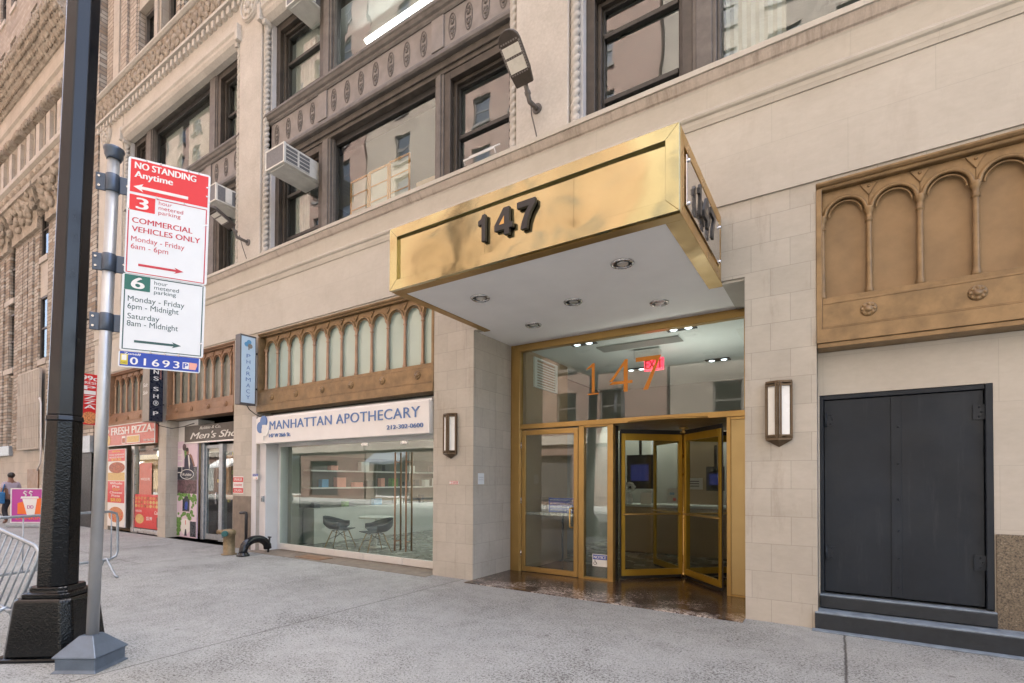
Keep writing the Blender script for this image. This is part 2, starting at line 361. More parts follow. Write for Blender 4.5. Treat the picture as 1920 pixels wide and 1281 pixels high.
M['bright_red'] = plain('poster_red', (0.58, 0.02, 0.02, 1), 0.35, 0, 0.06)
M['charcoal'] = plain('charcoal_sign', (0.065, 0.058, 0.05, 1), 0.45, 0, 0.15)
M['text_white'] = plain('text_white', (0.74, 0.74, 0.72, 1), 0.5, 0, 0.02)
M['text_dark'] = plain('text_dark', (0.03, 0.03, 0.035, 1), 0.5, 0, 0.02)
M['taupe_stone'] = plain('taupe_stone_plinth', (0.20, 0.165, 0.13, 1), 0.7, 0, 0.2, 5, 0.15, 40)
M['wood'] = plain('salmon_wood_frame', (0.40, 0.21, 0.13, 1), 0.5, 0, 0.15, 5)
M['light_wood'] = plain('beech_leg', (0.45, 0.31, 0.17, 1), 0.5, 0, 0.1, 9)
M['seat_grey'] = plain('blue_grey_plastic', (0.052, 0.07, 0.078, 1), 0.42, 0, 0.06)
M['brass_valve'] = plain('weathered_brass_standpipe', (0.22, 0.165, 0.095, 1), 0.55, 0.5, 0.3, 14)
M['teal_cap'] = plain('green_valve_cap', (0.03, 0.12, 0.12, 1), 0.5, 0.2, 0.2)
M['fresh_white'] = plain('fresh_white_wall_paint', (0.62, 0.62, 0.64, 1), 0.6, 0, 0.05, 2, 0.08, 40)
M['int_wall'] = plain('interior_wall', (0.34, 0.34, 0.315, 1), 0.8, 0, 0.04, 1)
M['int_ceil'] = plain('interior_ceiling', (0.68, 0.72, 0.70, 1), 0.8, 0, 0.03, 1)
M['int_dark'] = plain('interior_dark', (0.07, 0.065, 0.06, 1), 0.8, 0, 0.1, 1)
M['int_floor'] = plain('interior_floor', (0.09, 0.085, 0.078, 1), 0.18, 0, 0.1, 1)
M['shop_wall'] = plain('pale_green_shop_wall', (0.25, 0.255, 0.225, 1), 0.8, 0, 0.03, 1)
M['shop_dark'] = plain('olive_feature_wall', (0.12, 0.135, 0.115, 1), 0.8, 0, 0.05, 1)
M['shop_floor'] = plain('pale_shop_floor', (0.22, 0.215, 0.185, 1), 0.25, 0, 0.06, 1)
M['tan_int'] = plain('tan_interior', (0.40, 0.30, 0.20, 1), 0.8, 0, 0.05, 1)
M['ac_white'] = plain('dusty_white_enamel', (0.60, 0.59, 0.55, 1), 0.45, 0, 0.10, 5, 0.05, 30)
M['ac_grille'] = plain('condenser_fins', (0.16, 0.16, 0.165, 1), 0.6, 0.3, 0.15, 30)
M['led'] = plain('unlit_led_panel', (0.72, 0.70, 0.64, 1), 0.3, 0, 0.03)
M['bronze_sconce'] = plain('dark_bronze', (0.115, 0.082, 0.052, 1), 0.4, 0.6, 0.15, 9)
M['opal'] = plain('opal_glass', (0.80, 0.81, 0.79, 1), 0.25, 0, 0.03, 2)
M['pink'] = plain('magenta_board', (0.42, 0.045, 0.30, 1), 0.4, 0, 0.05)
M['orange'] = plain('logo_orange', (0.78, 0.16, 0.025, 1), 0.45, 0, 0.03)
M['skin'] = plain('skin', (0.25, 0.13, 0.09, 1), 0.55, 0, 0.08, 12)
M['hair'] = plain('dark_hair', (0.014, 0.011, 0.01, 1), 0.5, 0, 0.2)
M['shirt'] = plain('pale_lilac_shirt', (0.40, 0.34, 0.40, 1), 0.8, 0, 0.08, 6)
M['blue_cloth'] = plain('blue_cloth', (0.03, 0.15, 0.34, 1), 0.8, 0, 0.1, 6)
M['dark_cloth'] = plain('dark_trousers', (0.03, 0.03, 0.04, 1), 0.8, 0, 0.1, 6)
M['tube_light'] = emit('lit_fluorescent_tube', (1.0, 0.98, 0.92, 1), 5.0)
M['shop_light'] = emit('lit_ceiling_panel', (0.95, 1.0, 0.95, 1), 1.0)
M['ceiling_fill'] = emit('ceiling_fill_glow', (1.0, 0.98, 0.94, 1), 1.0)  # glow of an added fill panel, not a lamp of the lobby
M['lobby_fill'] = emit('lobby_fill_glow', (0.95, 0.98, 0.95, 1), 4.0)  # glow of an added fill strip, not a lamp of the lobby
M['lobby_lamp'] = emit('lit_lobby_lamp', (0.80, 0.92, 1.0, 1), 0.8)
M['exit_red'] = emit('lit_exit_sign', (0.80, 0.03, 0.06, 1), 0.55)
M['screen_blue'] = emit('lit_screen', (0.010, 0.014, 0.075, 1), 0.16)
M['lens'] = plain('downlight_reflector', (0.75, 0.74, 0.72, 1), 0.2, 0.6, 0.03)
M['pizza'] = plain('pizza_print', (0.55, 0.22, 0.08, 1), 0.5, 0, 0.6, 28)
M['meat'] = plain('food_print_dark', (0.34, 0.09, 0.035, 1), 0.5, 0, 0.7, 22)
M['pasta'] = plain('food_print_yellow', (0.60, 0.42, 0.16, 1), 0.5, 0, 0.3, 30)
M['leaf'] = plain('ivy_print', (0.12, 0.26, 0.06, 1), 0.6, 0, 0.7, 24)
M['pinkwall'] = plain('pink_print', (0.66, 0.54, 0.64, 1), 0.5, 0, 0.05)
M['purple'] = plain('dusky_purple_print', (0.10, 0.055, 0.07, 1), 0.5, 0, 0.8, 16)
M['suit_navy'] = plain('navy_suit_print', (0.012, 0.016, 0.045, 1), 0.5, 0, 0.3, 20)
M['screen_wood'] = plain('orange_wood_frame', (0.50, 0.25, 0.06, 1), 0.5, 0, 0.12, 6)
M['screen_paper'] = plain('screen_paper', (0.50, 0.48, 0.42, 1), 0.7, 0, 0.05, 3)
M['blind'] = plain('pale_drape', (0.42, 0.42, 0.38, 1), 0.8, 0, 0.12, 3)
M['ladder_y'] = plain('ladder_yellow', (0.62, 0.42, 0.03, 1), 0.5, 0, 0.05)

# ------------------------------------------------------------------ builders
class MB:
    xf = None
    def __init__(s):
        s.v = []; s.f = []; s.mi = []; s.sm = []
        s.m = 0; s.smooth = False
    def face(s, idx, sm=None):
        s.f.append(idx); s.mi.append(s.m); s.sm.append(s.smooth if sm is None else sm)
    def add(s, pts):
        n = len(s.v); s.v.extend([tuple(p) for p in pts]); return n
    def box(s, x0, x1, y0, y1, z0, z1, m=None):
        if m is not None: s.m = m
        n = s.add([(x0, y0, z0), (x1, y0, z0), (x1, y1, z0), (x0, y1, z0), (x0, y0, z1), (x1, y0, z1), (x1, y1, z1), (x0, y1, z1)])
        for q in ((0, 3, 2, 1), (4, 5, 6, 7), (0, 1, 5, 4), (1, 2, 6, 5), (2, 3, 7, 6), (3, 0, 4, 7)):
            s.face([n + i for i in q], False)
        return s
    def obox(s, O, U, V, N, a0, a1, b0, b1, c0, c1, m=None):
        """box in the frame O + a U + b V + c N"""
        if m is not None: s.m = m
        P = lambda a, b, c: tuple(O[i] + a * U[i] + b * V[i] + c * N[i] for i in range(3))
        n = s.add([P(a0, b0, c0), P(a1, b0, c0), P(a1, b1, c0), P(a0, b1, c0), P(a0, b0, c1), P(a1, b0, c1), P(a1, b1, c1), P(a0, b1, c1)])
        for q in ((0, 3, 2, 1), (4, 5, 6, 7), (0, 1, 5, 4), (1, 2, 6, 5), (2, 3, 7, 6), (3, 0, 4, 7)):
            s.face([n + i for i in q], False)
        return s
    def prism(s, poly, fn, c0, c1, m=None):
        if m is not None: s.m = m
        k = len(poly)
        n = s.add([fn(a, b, c0) for a, b in poly] + [fn(a, b, c1) for a, b in poly])
        s.face([n + i for i in range(k)][::-1], False); s.face([n + k + i for i in range(k)], False)
        for i in range(k):
            j = (i + 1) % k; s.face([n + i, n + j, n + k + j, n + k + i], False)
        return s
    def cyl(s, p0, p1, r0, r1=None, n=16, m=None, caps=True, ph=0.0, smooth=True):
        if m is not None: s.m = m
        r1 = r0 if r1 is None else r1
        p0 = Vector(p0); p1 = Vector(p1); d = (p1 - p0).normalized()
        a = Vector((0, 0, 1)) if abs(d.z) < 0.9 else Vector((1, 0, 0))
        u = d.cross(a).normalized(); v = d.cross(u)
        if abs(d.z) > 0.9: u, v = Vector((1, 0, 0)), Vector((0, 1, 0))
        k = s.add([p0 + (u * cos(t) + v * sin(t)) * r0 for t in [2 * pi * i / n + ph for i in range(n)]] +
                  [p1 + (u * cos(t) + v * sin(t)) * r1 for t in [2 * pi * i / n + ph for i in range(n)]])
        for i in range(n):
            j = (i + 1) % n; s.face([k + i, k + j, k + n + j, k + n + i], smooth)
        if caps:
            s.face([k + i for i in range(n)][::-1], False); s.face([k + n + i for i in range(n)], False)
        return s
    def tube(s, pts, r, n=10, m=None, closed=False):
        if m is not None: s.m = m
        pts = [Vector(p) for p in pts]; L = len(pts); rings = []
        prev = None
        for i, p in enumerate(pts):
            if closed: d = pts[(i + 1) % L] - pts[i - 1]
            else: d = pts[min(i + 1, L - 1)] - pts[max(i - 1, 0)]
            d.normalize()
            if prev is None:
                a = Vector((0, 0, 1)) if abs(d.z) < 0.9 else Vector((1, 0, 0)); u = d.cross(a).normalized()
            else:
                u = (prev - d * prev.dot(d)).normalized()
            prev = u; v = d.cross(u)
            rr = r[i] if isinstance(r, (list, tuple)) else r
            rings.append(s.add([p + (u * cos(t) + v * sin(t)) * rr for t in [2 * pi * k / n for k in range(n)]]))
        for i in range(L if closed else L - 1):
            a = rings[i]; b = rings[(i + 1) % L]
            for k in range(n):
                j = (k + 1) % n; s.face([a + k, a + j, b + j, b + k], True)
        if not closed:
            s.face([rings[0] + k for k in range(n)][::-1], False); s.face([rings[-1] + k for k in range(n)], False)
        return s
    def lathe(s, c, prof, n=16, m=None, smooth=True):
        """prof: list of (radius, z) from bottom to top, round the vertical through c"""
        if m is not None: s.m = m
        rings = [s.add([(c[0] + r * cos(2 * pi * k / n), c[1] + r * sin(2 * pi * k / n), c[2] + z) for k in range(n)]) for r, z in prof]
        for a, b in zip(rings, rings[1:]):
            for k in range(n):
                j = (k + 1) % n; s.face([a + k, a + j, b + j, b + k], smooth)
        s.face([rings[0] + k for k in range(n)][::-1], False); s.face([rings[-1] + k for k in range(n)], False)
        return s
    def sphere(s, c, r, n=14, m=None, sc=(1, 1, 1)):
        if m is not None: s.m = m
        rows = []
        for i in range(1, n // 2):
            t = pi * i / (n // 2)
            rows.append(s.add([(c[0] + r * sc[0] * sin(t) * cos(2 * pi * k / n), c[1] + r * sc[1] * sin(t) * sin(2 * pi * k / n), c[2] + r * sc[2] * cos(t)) for k in range(n)]))
        a = s.add([(c[0], c[1], c[2] + r * sc[2])]); b = s.add([(c[0], c[1], c[2] - r * sc[2])])
        for p, q in zip(rows, rows[1:]):
            for k in range(n): s.face([p + k, q + k, q + (k + 1) % n, p + (k + 1) % n], True)
        for k in range(n):
            s.face([a, rows[0] + k, rows[0] + (k + 1) % n], True); s.face([b, rows[-1] + (k + 1) % n, rows[-1] + k], True)
        return s
    def build(s, name, mats, parent=None, bevel=0.0, seg=1, org=None):
        if MB.xf: s.v = [MB.xf(*p) for p in s.v]
        me = bpy.data.meshes.new(name)
        o0 = org if org is not None else (world_loc(parent) if parent is not None else (0, 0, 0))
        me.from_pydata([(x - o0[0], y - o0[1], z - o0[2]) for x, y, z in s.v], [], s.f)
        if isinstance(mats, str): mats = [mats]
        for k in mats: me.materials.append(M[k])
        for p, mi, sm in zip(me.polygons, s.mi, s.sm):
            p.material_index = mi; p.use_smooth = sm
        bm = bmesh.new(); bm.from_mesh(me); bmesh.ops.recalc_face_normals(bm, faces=bm.faces); bm.to_mesh(me); bm.free()
        me.update()
        o = bpy.data.objects.new(name, me); COL.objects.link(o)
        if parent is not None: o.parent = parent
        elif org is not None: o.location = org
        if bevel:
            b = o.modifiers.new('Bevel', 'BEVEL'); b.width = bevel; b.segments = seg; b.limit_method = 'ANGLE'; b.angle_limit = radians(40)
        return o

def world_loc(o):
    v = Vector((0, 0, 0))
    while o is not None:
        v = v + Vector(o.location); o = o.parent
    return tuple(v)

def tag(o, label, cat, group=None):
    o['label'] = label; o['category'] = cat
    if group: o['group'] = group
    return o
def thing(name, loc, label, cat, group=None):
    o = bpy.data.objects.new(name, None); COL.objects.link(o); o.location = loc
    o.empty_display_size = 0.2
    return tag(o, label, cat, group)
def structure(name, mb, mats):
    o = mb.build(name, mats); o['kind'] = 'structure'; return o
def part_empty(name, parent, loc=None):
    o = bpy.data.objects.new(name, None); COL.objects.link(o); o.parent = parent; o.empty_display_size = 0.1
    return o

_tc = {}
def text_geo(body, bold=0.0, spacing=1.0, shear=0.0, line=1.0):
    bold = 0.0
    k = (body, bold, spacing, shear, line)
    if k not in _tc:
        cu = bpy.data.curves.new('t', 'FONT'); cu.body = body; cu.size = 1.0; cu.offset = bold
        cu.space_character = spacing; cu.shear = shear; cu.space_line = line; cu.resolution_u = 4
        o = bpy.data.objects.new('t', cu)
        me = bpy.data.meshes.new_from_object(o)
        vs = [(v.co.x, v.co.y) for v in me.vertices]; fs = [list(p.vertices) for p in me.polygons]
        bpy.data.objects.remove(o); bpy.data.curves.remove(cu); bpy.data.meshes.remove(me)
        _tc[k] = (vs, fs)
    return _tc[k]
def put_text(mb, body, O, U, V, N, width, height, depth=0.002, m=0, bold=0.0, spacing=1.0, shear=0.0, line=1.0, full=False, centre=False):
    """letters standing on O (left end of the baseline), capitals `height` tall (or the whole block when full), `width` wide"""
    vs, fs = text_geo(body, bold, spacing, shear, line)
    if not vs: return
    x0 = min(v[0] for v in vs); x1 = max(v[0] for v in vs); y0 = min(v[1] for v in vs); y1 = max(v[1] for v in vs)
    sx = width / (x1 - x0) if width else height / 0.69
    if full: sy = height / (y1 - y0); yb = y0
    else: sy = height / 0.69; yb = 0.0
    off = -width / 2 if (centre and width) else 0.0
    mb.m = m
    P = lambda a, b, c: tuple(O[i] + a * U[i] + b * V[i] + c * N[i] for i in range(3))
    bs = bold * sy * 1.1
    for sh, dd in (((0.0, 0.0),) if bold < .008 else ((-bs, 0.0), (0.0, .00012), (bs, .00024))):
        pts = [((x - x0) * sx + off + sh, (y - yb) * sy) for x, y in vs]
        n = mb.add([P(a, b, depth + dd) for a, b in pts])
        for f in fs: mb.face([n + i for i in f], False)
        # side walls along boundary edges
        if depth > 0.004:
            k = mb.add([P(a, b, 0) for a, b in pts]); cnt = {}
            for f in fs:
                for i in range(len(f)):
                    e = (f[i], f[(i + 1) % len(f)]); key = (min(e), max(e))
                    cnt[key] = None if key in cnt else e
            for e in cnt.values():
                if e: mb.face([n + e[0], n + e[1], k + e[1], k + e[0]], False)

def grid_wall(mb, x0, x1, z0, z1, yf, yb, holes, m=0):
    """a wall of thickness yf..yb with rectangular openings (hx0,hx1,hz0,hz1); only outer faces and reveals are made"""
    mb.m = m
    xs = sorted({x0, x1, *[min(max(h[i], x0), x1) for h in holes for i in (0, 1)]}); zs = sorted({z0, z1, *[min(max(h[i], z0), z1) for h in holes for i in (2, 3)]})
    nx, nz = len(xs) - 1, len(zs) - 1
    solid = [[not any(h[0] - 1e-6 <= xs[i] and xs[i + 1] <= h[1] + 1e-6 and h[2] - 1e-6 <= zs[j] and zs[j + 1] <= h[3] + 1e-6 for h in holes) for j in range(nz)] for i in range(nx)]
    S = lambda i, j: 0 <= i < nx and 0 <= j < nz and solid[i][j]
    for i in range(nx):
        for j in range(nz):
            if not solid[i][j]: continue
            a, b, c, d = xs[i], xs[i + 1], zs[j], zs[j + 1]
            def q(*p):
                n = mb.add(p); mb.face([n, n + 1, n + 2, n + 3], False)
            q((a, yf, c), (b, yf, c), (b, yf, d), (a, yf, d)); q((b, yb, c), (a, yb, c), (a, yb, d), (b, yb, d))
            if not S(i - 1, j): q((a, yb, c), (a, yf, c), (a, yf, d), (a, yb, d))
            if not S(i + 1, j): q((b, yf, c), (b, yb, c), (b, yb, d), (b, yf, d))
            if not S(i, j - 1): q((a, yb, c), (b, yb, c), (b, yf, c), (a, yf, c))
            if not S(i, j + 1): q((a, yf, d), (b, yf, d), (b, yb, d), (a, yb, d))

def frame(mb, x0, x1, z0, z1, y0, y1, t, m=0, tb=None, tt=None):
    """rectangular frame of bar width t, rails butted between stiles"""
    tb = t if tb is None else tb; tt = t if tt is None else tt
    mb.box(x0, x0 + t, y0, y1, z0, z1, m); mb.box(x1 - t, x1, y0, y1, z0, z1)
    mb.box(x0 + t, x1 - t, y0, y1, z0, z0 + tb); mb.box(x0 + t, x1 - t, y0, y1, z1 - tt, z1)

X_, Y_, Z_ = (1, 0, 0), (0, 1, 0), (0, 0, 1)
NEG_Y = (0, -1, 0)

# ------------------------------------------------------------------ the setting
b = MB(); b.box(-140, 90, 0.78, 6.45, -0.3, 0.0); structure('sidewalk', b, 'concrete')
b = MB(); b.box(-140, 90, 0.60, 0.78, -0.3, 0.004); structure('kerb', b, 'kerb')
b = MB(); b.box(-400, 400, -400, 400, -0.9, -0.32); structure('ground', b, 'asphalt')
b = MB(); b.box(-140, 90, -9.4, 0.60, -0.3, -0.14); structure('road', b, 'asphalt')
b = MB()
for i in range(-20, 12):
    b.box(i * 6.0, i * 6.0 + 3.0, -4.5, -4.38, -0.14, -0.136)
structure('lane_marking', b, 'line_paint')
b = MB(); b.box(-140, 90, -14.0, -9.4, -0.3, 0.0); structure('far_sidewalk', b, 'concrete')

# ------------------------------------------------------------------ the office building
F = 6.43                     # its street face
bld = thing('office_building', (-8.0, 6.43, 0.0), 'beige stone office building with brass entrance canopy, arched bronze shop windows and twisted rope columns', 'building')
XL, XR = -20.35, 6.2
holes = [(-0.18, 3.3, 0.0, 4.87), (-4.88, -0.90, 0.0, 4.0), (-10.98, -5.72, 0.0, 4.87), (-15.33, -11.95, 0.0, 4.87), (-19.15, -15.78, 0.0, 4.87)]
b = MB()
grid_wall(b, XL, XR, 0.0, 4.90, F, F + 0.62, holes, 0)
# plain wall under the blind arcade sits back a little
b.build('ground_floor_wall', 'stone', bld)
b = MB(); b.box(XL, XR, F - 0.022, F + 0.60, 4.903, 5.93); b.build('fascia_wall', 'stone_smooth', bld)
def profile_x(mb, prof, x0, x1, m=0):
    mb.prism(prof, lambda a, c, t: (t, a, c), x0, x1, m)
b = MB()
profile_x(b, [(F + .5, 5.933), (F - .035, 5.933), (F - .045, 5.975), (F - .05, 5.985), (F - .05, 6.035), (F - .075, 6.05), (F - .085, 6.075), (F - .07, 6.10), (F - .045, 6.125), (F - .05, 6.38), (F - .06, 6.40), (F + .5, 6.40)], XL, XR)
b.build('string_course', 'stone_smooth', bld)
b = MB()
profile_x(b, [(F + .4, 6.402), (F - .055, 6.402), (F - .06, 6.415), (F - .085, 6.425), (F - .105, 6.45), (F - .125, 6.48), (F - .14, 6.512), (F + .4, 6.512)], XL, XR)
b.build('cornice', 'cornice', bld)
b = MB()
profile_x(b, [(F + .4, 6.514), (F - .165, 6.514), (F - .165, 6.578), (F - .155, 6.585), (F + .06, 6.64), (F + .4, 6.64)], XL, XR)
b.build('cornice_ledge', 'stone_smooth', bld)

# upper piers with their rope columns
PY = 6.455
piers = [(-20.35, -18.55), (-11.93, -11.02), (-4.115, -3.225), (3.35, 4.25), (5.9, 6.2)]
def medallion(x, z):
    mb = MB()
    mb.prism([(x + .36 * cos(t), z + .36 * sin(t)) for t in [2 * pi * i / 28 for i in range(28)]], lambda a, c, t: (a, t, c), PY - .05, PY, 0)
    mb.tube([(x + .31 * cos(t), PY - .055, z + .31 * sin(t)) for t in [2 * pi * i / 28 for i in range(28)]], .03, 6, 0, closed=True)
    for i in range(8):
        t = 2 * pi * i / 8; mb.sphere((x + .17 * cos(t), PY - .055, z + .17 * sin(t)), .075, 8, 0, (1, .5, 1))
    mb.sphere((x, PY - .06, z), .08, 8, 0, (1, .6, 1))
    return mb
for (a, c) in piers:
    mb = MB(); mb.box(a, c, PY, PY + .75, 6.62, 12.95); pr = mb.build('upper_pier', 'worn', bld, 0.012)
    if c < 0 and c > -25:
        medallion((a + c) / 2 if a > -20 else -19.75, 12.66).build('medallion', 'worn', pr)
def rope(x, y, z0, z1, parent, r=.068, pitch=.125, starts=2):
    mb = MB(); n = 14; nz = int((z1 - z0) / .0135); rings = []
    for i in range(nz + 1):
        z = z0 + (z1 - z0) * i / nz
        e = min(1.0, (z - z0) / .1, (z1 - z) / .1)
        pts = []
        for k in range(n):
            t = 2 * pi * k / n
            g = abs(sin((t * starts - 2 * pi * (z - z0) / pitch) / 2))
            rr = r * (1.08 - e * .52 * (1 - g) ** 1.3)
            pts.append((x + rr * cos(t), y + rr * sin(t), z))
        rings.append(mb.add(pts))
    for p, q in zip(rings, rings[1:]):
        for k in range(n): mb.face([p + k, p + (k + 1) % n, q + (k + 1) % n, q + k], True)
    mb.lathe((x, y, z0), [(r * 1.25, -.12), (r * 1.25, -.07), (r * 1.05, -.05), (r * 1.15, -.02), (r, .0)], 16)
    mb.lathe((x, y, z1), [(r, 0), (r * 1.15, .03), (r * 1.05, .06), (r * 1.2, .1), (r * 1.3, .2)], 16)
    return mb.build('rope_column', 'worn', parent)
for x in (-18.43, -12.03, -10.91, -4.195, -3.145, 3.27):
    rope(x, PY + .075, 6.76, 11.9, bld)
# reveals beside the bays, paler than the piers
b = MB()
for (x0, x1) in ((-18.5, -18.34), (-12.08, -11.94), (-10.99, -10.82), (-4.27, -4.12), (-3.22, -3.055), (3.19, 3.34)):
    mb = MB(); mb.box(x0, x1, 6.60, 6.90, 6.60, 12.2); mb.build('window_reveal', 'pale_stone', bld)

BAYS = [(-18.34, -12.08, [(-18.34, -17.46), (-17.08, -13.78), (-13.40, -12.08)]), (-10.82, -4.27, [(-10.82, -9.11), (-8.84, -5.955), (-5.76, -4.27)]), (-3.055, 3.19, [(-3.055, -1.55), (-1.25, 1.35), (1.65, 3.19)])]
FY = 6.70
def sash(x0, x1, z0, z1, rails, parent, wide=False, glassmat='glass_up'):
    fr = MB(); t = .135 if not wide else .03
    if not wide:
        frame(fr, x0, x1, z0, z1, FY, FY + .10, t, 0, .05, .14)
        frame(fr, x0 + t, x1 - t, z0 + .05, z1 - .14, FY + .10, FY + .17, .06, 0)
        frame(fr, x0 + t + .02, x1 - t - .02, z0 + .07, z1 - .16, FY + .17, FY + .26, .065, 1, .07, .08)
        for zr in rails:
            fr.box(x0 + t + .085, x1 - t - .085, FY + .15, FY + .26, zr - .035, zr + .035, 1)
        gx0, gx1, gz0, gz1 = x0 + t + .085, x1 - t - .085, z0 + .14, z1 - .24
        gy = FY + .205
    else:
        frame(fr, x0, x1, z0, z1, FY + .10, FY + .2, .035, 1, .05, .12)
        gx0, gx1, gz0, gz1 = x0 + .035, x1 - .035, z0 + .05, z1 - .12
        gy = FY + .155
    o = MB()
    root = fr.build('sash_window' if not wide else 'picture_window', ['brown_paint', 'dark_frame'], parent, 0.006)
    zs = [gz0] + sorted(rails) + [gz1] if not wide else [gz0, gz1]
    for i, (a, c) in enumerate(zip(zs, zs[1:])):
        p = MB(); dy = .012 * (i % 2)
        lo = a + (.035 if i else 0); hi = c - (.035 if i < len(zs) - 2 else 0)
        p.box(gx0, gx1, gy + dy, gy + dy + .006, lo, hi); p.build('pane', glassmat, root)
    return root
def post(x0, x1, z0, z1, parent):
    mb = MB(); mb.box(x0, x1, FY - .02, FY + .22, z0, z1, 0)
    mb.box(x0 + .05, x1 - .05, FY - .045, FY - .02, z0, z1)
    mb.box(x0 - .035, x0, FY + .03, FY + .10, z0, z1); mb.box(x1, x1 + .035, FY + .03, FY + .10, z0, z1)
    return mb.build('mullion', 'grey_paint', parent, 0.006)
RAILS2 = {(1, 0): [7.10, 8.08], (1, 2): [7.60], (2, 0): [7.14, 8.10], (2, 2): [7.6], (0, 0): [7.4], (0, 2): [7.02, 8.05]}
RAILS3 = {(1, 0): [10.35, 11.15], (1, 2): [11.0], (2, 0): [11.0], (2, 2): [11.0], (0, 0): [11.0], (0, 2): [10.95]}
for bi, (bx0, bx1, lights) in enumerate(BAYS):
    for fl, (z0, z1, rr) in enumerate(((6.60, 8.72, RAILS2), (9.92, 12.02, RAILS3))):
        for li, (x0, x1) in enumerate(lights):
            sash(x0, x1, z0, z1, rr.get((bi, li), []), bld, li == 1)
        for (p, q) in ((lights[0][1], lights[1][0]), (lights[1][1], lights[2][0])):
            post(p + .002, q - .002, z0, z1, bld)
        # head above the lights, darker than the spandrel panel
        mb = MB(); mb.box(bx0 - .15, bx1 + .15, FY - .02, FY + .5, z1 + .002, z1 + .2, 0); mb.box(bx0 - .15, bx1 + .15, FY - .06, FY - .022, z1 + .08, z1 + .2)
        mb.build('window_head', 'spandrel_dark', bld, 0.006)
    # cast iron spandrel between the floors
    mb = MB(); sy = 6.60
    mb.box(bx0 - .12, bx1 + .12, sy, sy + .3, 9.04, 9.72, 0)
    xs = [lights[0][1] + .135, lights[1][1] + .135 if bi else lights[1][1] + .19]
    for xx in xs: mb.box(xx - .14, xx + .14, sy - .03, sy - .001, 9.085, 9.66)
    sp = mb.build('spandrel_panel', 'spandrel', bld, 0.006)
    mb = MB()
    profile_x(mb, [(sy + .3, 8.925), (sy - .03, 8.925), (sy - .06, 8.95), (sy - .06, 9.0), (sy - .03, 9.03), (sy - .012, 9.08), (sy - .002, 9.08), (sy - .002, 9.038), (sy + .3, 9.038)], bx0 - .12, bx1 + .12)
    profile_x(mb, [(sy + .3, 9.722), (sy - .02, 9.67), (sy - .045, 9.70), (sy - .05, 9.735), (sy - .085, 9.76), (sy - .11, 9.81), (sy - .13, 9.83), (sy - .13, 9.875), (sy + .3, 9.90)], bx0 - .12, bx1 + .12)
    mb.build('moulding', 'grey_paint', sp)
    segs = [(bx0, xs[0] - .14), (xs[0] + .14, xs[1] - .14), (xs[1] + .14, bx1)]
    for (p, q) in segs:
        k = max(2, round((q - p) / .40))
        for i in range(k):
            mb = MB(); x = p + (q - p) * (i + .5) / k
            mb.tube([(x + .075 * cos(t), sy - .004, 9.375 + .225 * sin(t)) for t in [2 * pi * j / 20 for j in range(20)]], .010, 5, 0, closed=True)
            for (dz, rr, dx) in ((.15, .045, 0), (.06, .055, .0), (-.03, .04, .02), (-.03, .04, -.02), (-.11, .055, 0), (-.17, .035, .015), (.10, .03, .03), (.10, .03, -.03), (-.07, .03, .035), (-.07, .03, -.035)):
                mb.sphere((x + dx, sy - .004, 9.375 + dz), rr * .85, 6, 0, (.9, .35, .8))
            mb.build('ornament', 'grey_paint', sp)
    # hooded stone surround over the third-floor head
    mb = MB()
    profile_x(mb, [(6.95, 12.03), (6.55, 12.03), (6.50, 12.06), (6.44, 12.10), (6.40, 12.17), (6.40, 12.24), (6.36, 12.28), (6.36, 12.36), (6.45, 12.42), (6.95, 12.42)], bx0 - .10, bx1 + .10)
    for (xx, d) in ((bx0 - .10, -1), (bx1 + .10, 1)):
        mb.box(min(xx, xx + d * .12), max(xx, xx + d * .12), 6.34, 6.9, 12.02, 12.40); mb.box(min(xx, xx - d * .10), max(xx, xx - d * .10), 6.40, 6.60, 11.93, 12.028)
    mb.build('hood_moulding', 'worn', bld, 0.01)
    mb = MB(); mb.box(bx0 - .17, bx1 + .17, PY + .002, 7.1, 12.422, 12.95); mb.build('frieze_band', 'worn', bld)
# dentils, carved frieze and sill ledge over the whole front
b = MB()
n = int((XR - XL) / .24)
for i in range(n):
    x = XL + .05 + i * .24; b.box(x, x + .115, PY - .10, PY + .02, 12.85, 13.02)
b.box(XL, XR, PY - .03, PY + .6, 12.96, 13.06); b.box(XL, XR, PY - .14, PY + .6, 13.062, 13.14)
b.build('dentil_course', 'worn', bld)
b = MB()
cy = PY - .10
b.box(XL, XR, cy, PY + .6, 13.142, 13.86)
random.seed(3)
n = int((XR - XL) / .30)
for i in range(n):
    x = XL + .15 + i * .30
    if x > -9: continue
    for (dz, r, dx) in ((.12, .11, 0), (.33, .13, .06), (.52, .10, -.06), (.22, .07, .13), (.44, .06, .14), (.62, .06, .1)):
        b.sphere((x + dx + random.uniform(-.03, .03), cy - .012, 13.16 + dz + random.uniform(-.02, .02)), r, 8, 0, (1, .45, 1))
b.build('carved_frieze', 'carved', bld)
b = MB(); profile_x(b, [(PY + .6, 13.862), (PY - .14, 13.862), (PY - .20, 13.90), (PY - .20, 13.95), (PY + .6, 14.02)], XL, XR); b.build('sill_ledge', 'worn', bld)

